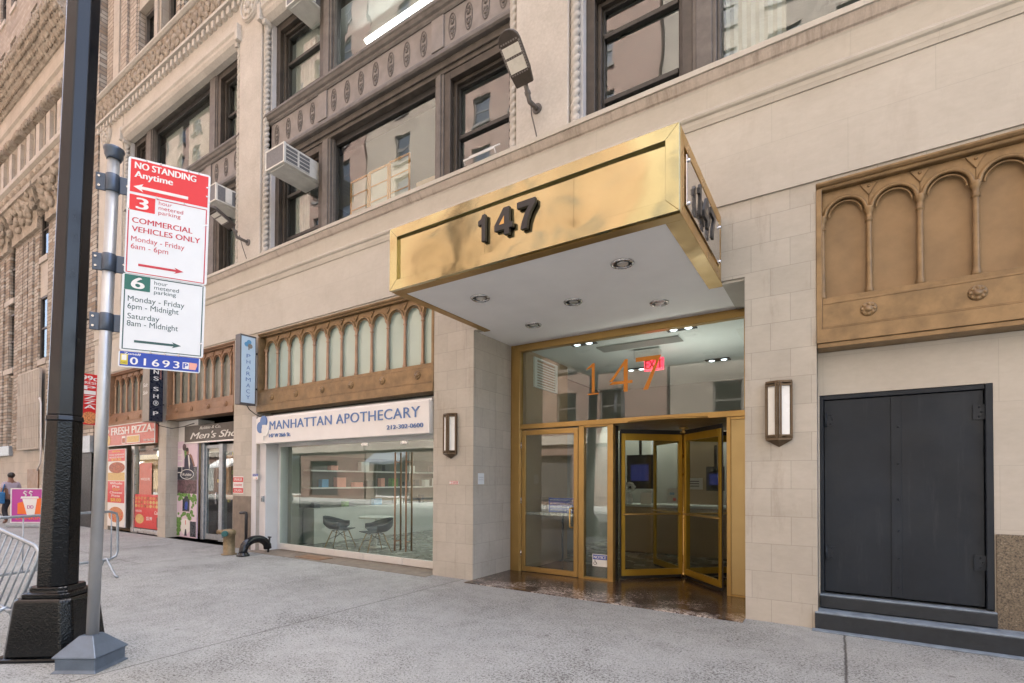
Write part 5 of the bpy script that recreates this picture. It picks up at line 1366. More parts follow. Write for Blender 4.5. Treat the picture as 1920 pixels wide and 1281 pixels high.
# ------------------------------------------------------------------ advertising board and passer-by, far left
ab = thing('advertising_board', (-22.3, 5.35, 0), 'magenta pavement sign with an iced coffee cup and orange lettering', 'sign')
ab.rotation_euler = (0, 0, radians(33))
def lb(mb, name, mats, bev=0): return mb.build(name, mats, ab, bev, org=(0, 0, 0))
mb = MB(); mb.box(-.62, .62, -.16, .16, .0, .12); lb(mb, 'base', 'galv', .02)
mb = MB(); frame(mb, -.58, .58, .13, 1.27, -.03, .03, .035); lb(mb, 'frame', 'white_alu')
mb = MB(); mb.box(-.544, .544, -.015, .015, .166, 1.234); lb(mb, 'face', 'pink')
fnb = lambda a, c, t: (a, -t, c)
mb = MB(); mb.prism([(-.36, .42), (.46, .42), (.46, .92), (.30, .98), (-.36, .78)], fnb, .016, .018); lb(mb, 'orange_block', 'orange')
mb = MB(); mb.prism([(-.20, .92), (.28, .92), (.20, .38), (-.04, .38)], fnb, .019, .022); mb.prism([(-.26, .93), (.34, .93), (.32, 1.0), (-.24, 1.0)], fnb, .019, .022)
for dx in (-.1, .08): mb.tube([(dx, -.02, 1.0), (dx + .02, -.02, 1.06), (dx - .06, -.02, 1.12), (dx - .02, -.02, 1.17), (dx + .05, -.02, 1.14)], .022, 5)
lb(mb, 'cup_symbol', 'text_white')
mb = MB(); put_text(mb, 'DD', (-.03, -.022, .60), X_, Z_, NEG_Y, .2, .11, .003, 0, .03); put_text(mb, 'DUNKIN', (-.40, -.016, .24), X_, Z_, NEG_Y, .82, .12, .003, 1, .03); lb(mb, 'lettering', ['pink', 'orange'])
pr = thing('person', (-24.3, 5.35, 0), 'passer-by in pale lilac shirt with a blue bag at the far left edge', 'person')
def skin_body(root, joints, edges, mat, name):
    me = bpy.data.meshes.new(name); me.from_pydata([j[0] for j in joints], edges, []); o = bpy.data.objects.new(name, me); COL.objects.link(o); o.parent = root
    sk = o.modifiers.new('Skin', 'SKIN'); sk.use_smooth_shade = True
    for v, j in zip(me.skin_vertices[0].data, joints): v.radius = j[1]; v.use_root = False
    me.skin_vertices[0].data[0].use_root = True
    ss = o.modifiers.new('Sub', 'SUBSURF'); ss.levels = 1; ss.render_levels = 1; me.materials.append(M[mat]); return o
J = [((0, 0, .95), (.16, .12)), ((0, 0, 1.15), (.15, .11)), ((0, .01, 1.38), (.19, .12)), ((0, 0, 1.50), (.06, .06)), ((0, -.02, 1.60), (.075, .09)), ((0, -.02, 1.72), (.07, .085)),
     ((.20, 0, 1.42), (.055, .055)), ((.27, .03, 1.14), (.045, .045)), ((.26, -.12, .92), (.035, .035)), ((.26, -.18, .84), (.03, .04)),
     ((-.20, 0, 1.42), (.055, .055)), ((-.27, .06, 1.14), (.045, .045)), ((-.28, .0, .90), (.035, .035)), ((-.28, -.03, .81), (.03, .04)),
     ((.09, .0, .88), (.09, .09)), ((.11, -.12, .50), (.065, .07)), ((.11, .0, .10), (.045, .05)), ((.11, -.16, .05), (.045, .035)),
     ((-.09, .0, .88), (.09, .09)), ((-.11, .10, .50), (.065, .07)), ((-.11, .30, .12), (.045, .05)), ((-.11, .16, .05), (.045, .035))]
E_ = [(0, 1), (1, 2), (2, 3), (3, 4), (4, 5), (2, 6), (6, 7), (7, 8), (8, 9), (2, 10), (10, 11), (11, 12), (12, 13), (0, 14), (14, 15), (15, 16), (16, 17), (0, 18), (18, 19), (19, 20), (20, 21)]
skin_body(pr, J, E_, 'skin', 'body')
skin_body(pr, [((0, 0, .92), (.18, .14)), ((0, 0, 1.15), (.175, .135)), ((0, .01, 1.38), (.21, .14)), ((.20, 0, 1.42), (.075, .075)), ((.25, .02, 1.22), (.068, .068)), ((-.20, 0, 1.42), (.075, .075)), ((-.25, .04, 1.22), (.068, .068))], [(0, 1), (1, 2), (2, 3), (3, 4), (2, 5), (5, 6)], 'shirt', 'shirt')
skin_body(pr, [((0, 0, .95), (.175, .14)), ((.09, 0, .84), (.11, .11)), ((.11, -.12, .50), (.085, .09)), ((.11, .0, .14), (.065, .07)), ((-.09, 0, .84), (.11, .11)), ((-.11, .10, .50), (.085, .09)), ((-.11, .29, .16), (.065, .07))], [(0, 1), (1, 2), (2, 3), (0, 4), (4, 5), (5, 6)], 'dark_cloth', 'trousers')
mb = MB(); mb.sphere((0, .01, 1.70), .105, 14, 0, (.95, 1.05, 1.0)); mb.build('hair', 'hair', pr, org=(0, 0, 0))
pr.rotation_euler = (0, 0, radians(-70))
bg = thing('shoulder_bag', (-24.15, 5.1, .75), 'bright blue bag carried by the passer-by', 'bag')
mb = MB(); mb.box(-24.42, -24.02, 5.02, 5.16, .72, 1.12); mb.build('bag_body', 'blue_cloth', bg, .04, 2)
mb = MB(); mb.tube([(-24.35, 5.09, 1.12), (-24.3, 5.15, 1.35), (-24.22, 5.2, 1.46), (-24.14, 5.15, 1.35), (-24.09, 5.09, 1.12)], .015, 6); mb.build('strap', 'blue_cloth', bg)

# ------------------------------------------------------------------ pharmacy fascia sign
ps = thing('shop_sign', (-8.3, 6.40, 2.66), 'long white fascia sign with blue MANHATTAN APOTHECARY letters above the glass shopfront', 'sign')
mb = MB(); mb.box(-10.90, -5.755, 6.355, 6.60, 2.385, 2.945); mb.box(-10.92, -5.74, 6.40, 6.58, 2.946, 2.985); mb.build('sign_box', 'offwhite', ps, .006)
y = 6.352
mb = MB(); put_text(mb, 'MANHATTAN APOTHECARY', (-10.36, y, 2.672), X_, Z_, NEG_Y, 4.40, .185, .010, 0, .0, 1.05); mb.build('lettering', 'pharm_blue', ps)
mb = MB(); put_text(mb, '212-302-0600', (-6.75, y, 2.492), X_, Z_, NEG_Y, .87, .075, .012, 0, .006); put_text(mb, '147 W 26th St.', (-10.37, y, 2.505), X_, Z_, NEG_Y, .76, .078, .012, 0, .006); mb.build('small_lettering', 'pharm_blue', ps)
def logo(mb, cx, cz, s, P, m0, m1):
    """three interlocking rounded strokes"""
    for (dx, dz, m) in ((-.16, .0, m0), (.04, .20, m0), (.14, -.12, m1)):
        mb.m = m; mb.prism([(cx + s * (dx + .2 * cos(t)), cz + s * (dz + .2 * sin(t))) for t in [2 * pi * i / 22 for i in range(22)]], P, 0 + .001 * m + .0012 * (dx > 0), .02 + .001 * m + .0012 * (dx > 0))
    mb.m = m1; mb.prism([(cx + s * -.02, cz + s * -.45), (cx + s * .07, cz + s * -.45), (cx + s * .07, cz + s * .08), (cx + s * -.02, cz + s * .08)], P, .0, .024)
mb = MB(); logo(mb, -10.60, 2.74, .62, lambda a, c, t: (a, y - t, c), 0, 1); mb.prism([(-10.545 + .05 * cos(t), 2.665 + .05 * sin(t)) for t in [2 * pi * i / 16 for i in range(16)]], lambda a, c, t: (a, y - t, c), .0225, .025, 2); mb.build('logo', ['pharm_blue', 'text_white', 'offwhite'], ps)
# pharmacy blade sign
bs = thing('blade_sign', (-10.98, 6.41, 3.23), 'tall pale blue light box sign reading PHARMACY downwards', 'sign', 'blade signs along the facade')
BX = -10.90
mb = MB(); mb.box(BX - .20, BX, 5.985, 6.345, 3.235, 4.775); mb.build('casing', 'box_grey', bs, .006)
mb = MB(); mb.box(BX + .001, BX + .006, 6.01, 6.32, 3.275, 4.735); mb.build('face', 'box_face', bs)
mb = MB()
for i, ch in enumerate('PHARMACY'):
    put_text(mb, ch, (BX + .0065, 6.165, 4.27 - i * .130), Y_, Z_, X_, .088 if ch != 'M' else .11, .084, .002, 0, -.004, centre=True)
mb.build('lettering', 'pharm_blue', bs)
mb = MB(); logo(mb, 6.165, 4.565, .26, lambda a, c, t: (BX + .0065 + t * .2, a, c), 0, 1); mb.build('logo', ['pharm_blue2', 'cream_side'], bs)
mb = MB(); mb.box(BX - .12, BX - .08, 6.345, 6.42, 3.6, 3.64); mb.box(BX - .12, BX - .08, 6.345, 6.42, 4.4, 4.44)
mb.tube([(BX - .1, 6.2, 3.235), (BX - .06, 6.24, 3.14), (BX + .02, 6.33, 3.04), (BX + .1, 6.38, 3.0), (BX + .25, 6.38, 3.01)], .012, 6); mb.build('mounting', 'black', bs)
# menswear blade sign
bs2 = thing('blade_sign', (-15.5, 6.41, 3.12), 'tall dark navy blade sign with white MENS SHOP letters', 'sign', 'blade signs along the facade')
BX = -15.30
mb = MB(); mb.box(BX - .40, BX, 5.995, 6.325, 3.125, 4.93, 0); mb.build('casing', 'cream_side', bs2, .006)
mb = MB(); mb.box(BX + .001, BX + .006, 6.0, 6.32, 3.13, 4.925); mb.build('face', 'navy_face', bs2)
mb = MB()
for ch, z in zip('MENS SHOP', (4.73, 4.56, 4.40, 4.225, 4.08, 3.945, 3.75, 3.56, 3.29)):
    if ch == ' ': continue
    if ch == 'O':
        mb.m = 0; mb.tube([(BX + .008, 6.15 + .058 * cos(t), z + .06 + .06 * sin(t)) for t in [2 * pi * i / 18 for i in range(18)]], .007, 5, 0, closed=True); mb.box(BX + .0065, BX + .009, 6.13, 6.145, z + .02, z + .10); mb.box(BX + .0065, BX + .009, 6.16, 6.175, z + .03, z + .10)
    else: put_text(mb, ch, (BX + .0065, 6.15, z), Y_, Z_, X_, .115, .105, .002, 0, .03, centre=True)
mb.build('lettering', 'text_white', bs2)
mb = MB(); put_text(mb, 'Robbie & Co', (BX + .0065, 6.275, 4.27), Z_, NEG_Y, X_, .36, .045, .002, 0, .0, 1.0, .3); mb.build('small_lettering', 'salmon', bs2)
mb = MB(); put_text(mb, 'Suit', (BX - .36, 5.992, 4.05), X_, Z_, NEG_Y, .28, .10, .002, 0, 0, 1, .3); put_text(mb, 'Sale', (BX - .36, 5.992, 3.85), X_, Z_, NEG_Y, .28, .10, .002, 0, 0, 1, .3); mb.build('edge_lettering', 'text_white', bs2)
mb = MB(); mb.box(BX - .22, BX - .18, 6.325, 6.43, 3.6, 3.64); mb.box(BX - .22, BX - .18, 6.325, 6.43, 4.6, 4.64)
mb.tube([(BX - .1, 6.2, 3.125), (BX + .05, 6.22, 3.02), (BX + .5, 6.33, 2.93), (BX + 1.0, 6.40, 2.96), (BX + 1.5, 6.42, 3.02)], .012, 6); mb.build('mounting', 'black', bs2)
# pizza blade sign
bs3 = thing('blade_sign', (-19.8, 6.41, 3.28), 'red blade sign with white PIZZA letters and a pizza picture', 'sign', 'blade signs along the facade')
BX = -19.6
mb = MB(); mb.box(BX - .2, BX, 5.82, 6.32, 3.28, 4.86); mb.build('casing', 'bright_red', bs3, .006)
mb = MB()
put_text(mb, '99c', (BX + .002, 5.86, 4.66), Y_, Z_, X_, .40, .14, .002, 0, .04); put_text(mb, 'FRESH', (BX + .002, 5.86, 4.54), Y_, Z_, X_, .42, .08, .002, 0, .02)
for i, ch in enumerate('PIZZA'): put_text(mb, ch, (BX + .002, 6.07, 4.37 - i * .15), Y_, Z_, X_, .28, .12, .002, 0, .04, centre=True)
mb.build('lettering', 'text_white', bs3)
mb = MB(); mb.prism([(6.07 + .21 * cos(t), 3.49 + .19 * sin(t)) for t in [2 * pi * i / 24 for i in range(24)]], lambda a, c, t: (BX + t, a, c), .001, .004); mb.build('pizza_picture', 'pizza', bs3)
# pizzeria fascia
pf = thing('shop_sign', (-17.5, 6.40, 2.9), 'red fascia sign reading FRESH PIZZA', 'sign')
mb = MB(); mb.box(-19.30, -15.80, 6.35, 6.42, 2.60, 3.20); mb.build('panel', 'pizza_red', pf, .004)
mb = MB(); frame(mb, -19.31, -15.79, 2.585, 3.215, 6.33, 6.349, .02); mb.build('edge', 'text_white', pf)
mb = MB(); put_text(mb, 'FRESH PIZZA', (-18.72, 6.348, 2.92), X_, Z_, NEG_Y, 2.72, .22, .008, 0, .035)
put_text(mb, '.99c', (-15.98, 6.348, 2.92), X_, Z_, NEG_Y, .16, .07, .006, 0, .02); put_text(mb, '212 736 2323', (-16.5, 6.348, 2.66), X_, Z_, NEG_Y, .65, .06, .006, 0, .02)
mb.box(-17.95, -17.70, 6.340, 6.348, 2.64, 2.86); mb.box(-17.62, -16.75, 6.340, 6.348, 2.64, 2.86)
mb.prism([(-19.05 + .16 * cos(t), 3.05 + .075 * sin(t)) for t in [2 * pi * i / 20 for i in range(20)]], lambda a, c, t: (a, 6.348 - t, c), 0, .006); mb.build('lettering', 'text_white', pf)
mb = MB(); mb.box(-17.58, -16.79, 6.336, 6.3395, 2.66, 2.84, 0); mb.box(-17.92, -17.73, 6.336, 6.3395, 2.66, 2.80, 1); mb.prism([(-19.0 + .20 * cos(t), 2.77 + .16 * sin(t)) for t in [2 * pi * i / 20 for i in range(20)]], lambda a, c, t: (a, 6.348 - t, c), 0, .005, 0); mb.build('food_picture', ['pasta', 'meat'], pf)
# menswear fascia
mf = thing('shop_sign', (-13.2, 6.75, 2.8), "charcoal fascia sign with white script reading Men's Shop", 'sign')
mb = MB(); mb.box(-14.92, -11.97, 6.70, 6.78, 2.585, 3.02); mb.build('panel', 'charcoal', mf, .004)
mb = MB(); mb.box(-14.93, -11.96, 6.69, 6.79, 2.55, 2.583); mb.build('bottom_trim', 'alu', mf)
mb = MB(); put_text(mb, "Men's Shop", (-14.60, 6.698, 2.66), X_, Z_, NEG_Y, 2.62, .17, .006, 0, .015, .95, .35); put_text(mb, 'Robbie & Co.', (-14.1, 6.698, 2.90), X_, Z_, NEG_Y, 1.05, .075, .006, 0, .01, .95, .35); mb.build('lettering', 'text_white', mf)

# ------------------------------------------------------------------ posters and window graphics
po = thing('poster', (-18.4, 6.42, 1.3), 'tall pizzeria window poster with whole pie price and cheese pizza picture', 'poster')
x0, x1 = -19.10, -17.84; py = 6.40
mb = MB(); mb.box(x0, x1, py, py + .03, .14, 2.50); mb.build('sheet', 'text_white', po)
mb = MB(); mb.box(x0 + .002, x1 - .04, py - .002, py - .0005, .86, 1.52, 0); mb.box(x0 + .002, x1 - .04, py - .002, py - .0005, 2.13, 2.48, 0); mb.build('red_field', 'bright_red', po)
mb = MB(); mb.box(x0 + .002, x1 - .04, py - .002, py - .0005, 1.54, 1.78, 0); mb.build('pasta_picture', 'pasta', po)
mb = MB(); mb.prism([(-18.45 + .58 * cos(t), 1.93 + .17 * sin(t)) for t in [2 * pi * i / 24 for i in range(24)]], lambda a, c, t: (a, py - t, c), .0025, .004, 0); mb.build('meat_picture', 'meat', po)
mb = MB(); mb.prism([(-18.47 + .55 * cos(t), .50 + .24 * sin(t)) for t in [2 * pi * i / 24 for i in range(24)]], lambda a, c, t: (a, py - t, c), .001, .003, 0)
for k in range(14):
    t0 = k * 2.4; rr = .12 + .38 * ((k * .37) % 1); mb.prism([(-18.47 + rr * cos(t0) + .05 * cos(t), .50 + rr * .42 * sin(t0) + .025 * sin(t)) for t in [2 * pi * i / 9 for i in range(9)]], lambda a, c, t: (a, py - t, c), .0032, .0042, 1)
mb.build('pizza_picture', ['pizza', 'bright_red'], po)
mb = MB()
for w_, z, wd, hh in (('Whole', 1.42, .9, .075), ('Pie', 1.32, .5, .075), ('Cheese', 1.14, .9, .07), ('Pizza', 1.04, .6, .07), ('2 SLICE HOMEMADE', 2.30, 1.1, .05), ('TWO SLICES AND SODA', 2.22, 1.1, .05)): put_text(mb, w_, (-18.49, py - .0022, z), X_, Z_, NEG_Y, wd, hh, .001, 0, .035, centre=True)
for w_, z, wd, hh in (('PEPPERONI', 1.265, .55, .03), ('EXTRA', 1.22, .4, .03), ('$8.00', .90, .75, .10), ('$10.50', 2.145, .7, .07), ('SPECIAL', 2.40, .6, .05)): put_text(mb, w_, (-18.49, py - .0022, z), X_, Z_, NEG_Y, wd, hh, .001, 1, .035, centre=True)
mb.build('lettering', ['text_white', 'yellow'], po)
pw = thing('window_graphic', (-16.7, 6.57, .6), 'red food menu graphic across the lower half of the pizzeria window', 'poster')
x0, x1, py = -17.58, -15.86, 6.565
mb = MB(); mb.box(x0, x1, py - .004, py, .16, 1.14, 0); mb.box(-17.30, -16.5, py - .003, py - .0005, 1.145, 2.05, 1); mb.build('sheet', ['bright_red', 'pizza_red'], pw)
mb = MB(); random.seed(21)
for r_ in range(3):
    for i in range(9):
        mb.m = random.choice((0, 1, 2, 0)); x = x0 + .09 + i * .19; z = .80 + r_ * .115
        mb.prism([(x + .08 * cos(t), z + .048 * sin(t)) for t in [2 * pi * k / 12 for k in range(12)]], lambda a, c, t: (a, py - t, c), .0045, .006)
mb.prism([(-17.25 + .28 * cos(t), .42 + .14 * sin(t)) for t in [2 * pi * k / 18 for k in range(18)]], lambda a, c, t: (a, py - t, c), .0045, .006, 1); mb.box(-16.15, -15.9, py - .006, py - .0042, .22, .5, 3)
mb.build('food_picture', ['pizza', 'pasta', 'meat', 'text_dark'], pw)
mb = MB(); put_text(mb, 'WHOLE PIE', (-17.22, py - .0032, 1.55), X_, Z_, NEG_Y, .6, .07, .001, 0, .02); put_text(mb, 'HEROES', (-17.52, py - .0042, .62), X_, Z_, NEG_Y, .4, .06, .001, 0, .02); put_text(mb, '$5.99', (-16.8, py - .0042, .40), X_, Z_, NEG_Y, .35, .10, .001, 0, .03); put_text(mb, 'Coffee', (-16.3, py - .0042, .58), X_, Z_, NEG_Y, .40, .10, .001, 0, .02, 1, .3); mb.build('lettering', 'text_white', pw)
# menswear wall graphic
mg = thing('wall_graphic', (-14.7, 6.70, 1.3), 'tall printed shop panel with a suited man above an ivy wall and a pale jacket', 'poster')
x0, x1, py = -15.325, -14.235, 6.715
mb = MB(); mb.box(x0, x1, py, py + .03, .02, 2.62); mb.build('sheet', 'pinkwall', mg)
mb = MB(); mb.box(x0 + .01, x1 - .01, py - .002, py - .0005, 1.57, 1.92, 0); mb.box(x0 + .01, x1 - .01, py - .002, py - .0005, 1.20, 1.568, 1); mb.build('dark_band', ['navy_face', 'purple'], mg)
mb = MB(); random.seed(4)
for i in range(60):
    t = random.random()
    if t < .45: x = random.uniform(x0 + .05, x1 - .05); z = random.uniform(1.02, 1.18)
    elif t < .62: x = random.uniform(x1 - .30, x1 - .04); z = random.uniform(.6, 1.1)
    elif t < .85: x = random.uniform(x0 + .05, x1 - .05); z = random.uniform(.50, .66)
    else: x = random.uniform(x0 + .02, x0 + .18); z = random.uniform(.05, .5)
    rr = random.uniform(.05, .10); mb.prism([(min(max(x + rr * cos(a + t), x0), x1), z + rr * .7 * sin(a + t)) for a in [2 * pi * k / 7 for k in range(7)]], lambda a, c, q: (a, py - q, c), .0008 + i * .00004, .0012 + i * .00004)
mb.box(x0 + .04, x0 + .17, py - .0055, py - .004, .06, .46); mb.build('ivy', 'leaf', mg)
fnp = lambda a, c, t: (a, py - t, c)
mb = MB()
mb.prism([(-15.0, .72), (-14.62, .72), (-14.62, 1.02), (-14.70, 1.07), (-14.74, 1.13), (-14.88, 1.13), (-14.92, 1.07), (-15.0, 1.02)], fnp, .006, .007, 0)
mb.prism([(-14.88, .78), (-14.74, .76), (-14.70, .95), (-14.78, 1.0), (-14.86, .95)], fnp, .0072, .008, 1)
mb.prism([(-15.05, .20), (-14.95, .10), (-14.82, .08), (-14.72, .12), (-14.58, .20), (-14.60, .46), (-14.72, .52), (-14.95, .52), (-15.06, .46)], fnp, .006, .007, 2)
mb.prism([(-14.88, .06), (-14.74, .06), (-14.78, .24), (-14.84, .24)], fnp, .0072, .008, 3)
mb.box(-14.83, -14.80, py - .009, py - .0082, .36, .48, 4); mb.box(-14.58, -14.27, py - .004, py - .003, .05, .46, 0)
mb.build('clothing_picture', ['navy_face', 'sign_blue', 'text_white', 'suit_navy', 'bright_red'], mg)
mb = MB()
mb.prism([(-14.95, 1.70), (-14.42, 1.70), (-14.45, 2.02), (-14.55, 2.18), (-14.66, 2.26), (-14.82, 2.26), (-14.93, 2.14)], fnp, .003, .004, 0)
mb.prism([(-14.76 + .065 * cos(t), 2.33 + .085 * sin(t)) for t in [2 * pi * k / 14 for k in range(14)]], fnp, .0042, .005, 1); mb.prism([(-14.79 + .085 * cos(t), 2.39 + .055 * sin(t)) for t in [2 * pi * k / 14 for k in range(14)]], fnp, .0052, .006, 2)
mb.prism([(-14.74, 2.24), (-14.68, 2.24), (-14.62, 2.0), (-14.66, 1.85), (-14.70, 2.0)], fnp, .0042, .005, 3); mb.prism([(-14.62, 2.28), (-14.52, 2.22), (-14.36, 1.95), (-14.42, 1.92), (-14.56, 2.14), (-14.65, 2.2)], fnp, .0042, .005, 1)
for k in range(5): mb.box(-15.30, -15.08, py - .004, py - .003, 1.76 + k * .16, 1.785 + k * .16, 3)
mb.box(-15.08, -15.05, py - .004, py - .003, 1.70, 2.45, 3); mb.prism([(-14.92, 2.15), (-14.80, 2.1), (-14.85, 2.5), (-15.0, 2.55)], fnp, .0015, .0025, 4); mb.prism([(-14.95 + .1 * cos(t), 2.46 + .1 * sin(t)) for t in [2 * pi * k / 9 for k in range(9)]], fnp, .0026, .0029, 5)
mb.build('man_picture', ['suit_navy', 'skin', 'hair', 'text_white', 'leaf', 'purple'], mg)
mb = MB(); mb.tube([(-14.78 + .36 * cos(t), py - .004, 1.72 + .13 * sin(t)) for t in [2 * pi * k / 26 for k in range(26)]], .009, 5, 0, closed=True); put_text(mb, 'Robbie', (-15.02, py - .003, 1.68), X_, Z_, NEG_Y, .48, .075, .002, 0, .01, 1, .3); put_text(mb, '& CO', (-14.84, py - .003, 1.62), X_, Z_, NEG_Y, .12, .03, .002); mb.build('emblem', 'text_white', mg)

# ------------------------------------------------------------------ air conditioners
def aircon(x0, y0, z0, w_, d, h, label, louvre):
    r = thing('air_conditioner', (x0 + w_ / 2, y0 + d / 2, z0), label, 'air conditioner', 'window air conditioners')
    mb = MB(); t = .035
    mb.box(x0 + .01, x0 + w_ - .01, y0 + .012, y0 + d, z0 + .02, z0 + h - .01, 0); mb.box(x0 + .09, x0 + w_ - .09, y0 + .06, y0 + d - .1, z0 + .003, z0 + .02)
    c = mb.build('case', 'ac_white', r, .012, 2)
    mb = MB(); frame(mb, x0, x0 + w_, z0 + .012, z0 + h, y0 - .005, y0 + .04, t); mb.build('front_frame', 'ac_white', r, .005)
    mb = MB(); mb.box(x0 + t, x0 + w_ - t, y0 + .001, y0 + .0115, z0 + t + .01, z0 + h - t); mb.build('condenser', 'ac_grille', r)
    mb = MB(); xs = x0 + w_ - .009
    mb.box(xs, xs + .006, y0 + .05, y0 + d * .62, z0 + .05, z0 + h - .05, 1)
    if louvre:
        for k in range(5): mb.box(xs + .0062, xs + .016, y0 + .05, y0 + d * .62, z0 + .05 + k * (h - .11) / 4, z0 + .064 + k * (h - .11) / 4, 0)
        mb.box(xs + .0062, xs + .017, y0 + d * .32, y0 + d * .36, z0 + .05, z0 + h - .05)
    else: mb.box(xs + .0062, xs + .014, y0 + d * .26, y0 + d * .44, z0 + .05, z0 + h - .05, 0)
    mb.build('side_grille', ['ac_white', 'ac_grille'], r)
    return r
aircon(-10.02, 5.98, 8.01, .66, .95, .43, 'white air conditioner with barred side grille jutting from the window left of the wooden screen', True)
aircon(-12.70, 6.05, 8.10, .56, .85, .43, 'white air conditioner with two side openings, behind the no standing sign', False)
aircon(-9.86, 6.30, 11.66, .62, .66, .42, 'white air conditioner seen from below at the top edge, above the barred one', False)
aircon(-14.9, 6.0, 15.4, .62, .8, .46, 'white air conditioner high up under a brick framed window', False)

# ------------------------------------------------------------------ floodlights
def floodlight(c, U, V, N, sw, sl, arm, label, name='floodlight'):
    """c centre of the lamp face; U across, V along towards the arm, N out of the face"""
    r = thing(name, tuple(arm[-1]), label, 'floodlight', 'LED floodlights on the piers')
    P = lambda a, b_, n=0.0: tuple(Vector(c) + Vector(U) * a + Vector(V) * b_ + Vector(N) * n)
    out = []
    for k in range(9):
        t = pi - pi * k / 8; out.append((sw * cos(t) * 1.0, -sl + .10 + -.14 * sin(t)))
    out += [(sw, sl - .18), (sw * .82, sl), (-sw * .82, sl), (-sw, sl - .18)]
    mb = MB(); mb.prism(out, lambda a, b_, t: P(a, b_, t), -.05, .0); mb.prism([(a * .9, b_ * .93) for a, b_ in out], lambda a, b_, t: P(a, b_, t), -.085, -.051)
    mb.build('housing', 'brown_paint', r, .006)
    mb = MB()
    for b0, b1 in ((-sl + .13, -.06), (-.03, sl * .42)): mb.prism([(-sw * .8, b0), (sw * .8, b0), (sw * .8, b1), (-sw * .8, b1)], lambda a, b_, t: P(a, b_, t), .001, .008)
    mb.build('led_panel', 'led', r)
    mb = MB()
    for i in range(11):
        b_ = -sl + .12 + i * (sl * 1.42 - .12) / 10
        for a in (-sw * .9, sw * .9): mb.prism([(a - .012, b_ - .012), (a + .012, b_ - .012), (a + .012, b_ + .012), (a - .012, b_ + .012)], lambda p, q, t: P(p, q, t), .001, .006)
    for i in range(7):
        a = -sw * .72 + i * sw * 1.44 / 6
        for b_ in (-.045, sl * .49, -sl + .09): mb.prism([(a - .012, b_ - .010), (a + .012, b_ - .010), (a + .012, b_ + .010), (a - .012, b_ + .010)], lambda p, q, t: P(p, q, t), .001, .006)
    mb.build('heat_vent', 'spandrel', r)
    mb = MB(); mb.tube([P(0, sl - .03, -.05)] + [tuple(a) for a in arm], .035, 8); mb.sphere(tuple(arm[0]), .05, 8); n = Vector(arm[-1]); mb.cyl((n.x, n.y - .03, n.z), (n.x, n.y + .005, n.z), .075, None, 12); mb.build('arm', 'bracket' if 0 else 'grey_paint', r)
    mb = MB(); n = Vector(arm[-1]); q = Vector(arm[0]); mb.tube([tuple(q + (n - q) * .3), (n.x - .03, n.y - .12, n.z - .15), (n.x, n.y - .05, n.z - .38), (n.x + .05, n.y - .03, n.z - .62)], .010, 6); mb.build('cable', 'grey_paint', r)
    return r
def flood(tip, root, wall, label):
    tip = Vector(tip); root = Vector(root); V = (root - tip); L = V.length; V.normalize()
    U = V.cross(Vector((0, 0, 1))).normalized(); N = U.cross(V).normalized()
    if N.z > 0: N = -N
    c = (tip + root) / 2
    wv = Vector(wall); a0 = root + V * .10; a1 = a0 + Vector((0.02, .02, -.12))
    floodlight(tuple(c), tuple(U), tuple(V), tuple(N), .165, L / 2, [a0, a1, wv], label)
flood((-3.738, 5.60, 7.63), (-3.738, 6.10, 7.265), (-3.73, 6.455, 7.137), 'large black LED floodlight with two pale panels tilted out from the pier above the canopy')
flood((-11.55, 5.60, 7.52), (-11.545, 6.10, 7.297), (-11.46, 6.455, 7.09), 'black LED floodlight on the pier beside the parking sign')
sc_ = thing('security_camera', (-21.0, 6.42, 6.9), 'small dark lamp on an arm on the brown brick pier behind the sign pole', 'lamp')
mb = MB(); mb.box(-21.55, -21.2, 5.95, 6.12, 7.15, 7.25); mb.build('head', 'black', sc_, .02)
mb = MB(); mb.tube([(-21.25, 6.05, 7.15), (-21.1, 6.08, 6.95), (-20.95, 6.42, 6.9)], .03, 8); mb.build('arm', 'black', sc_)

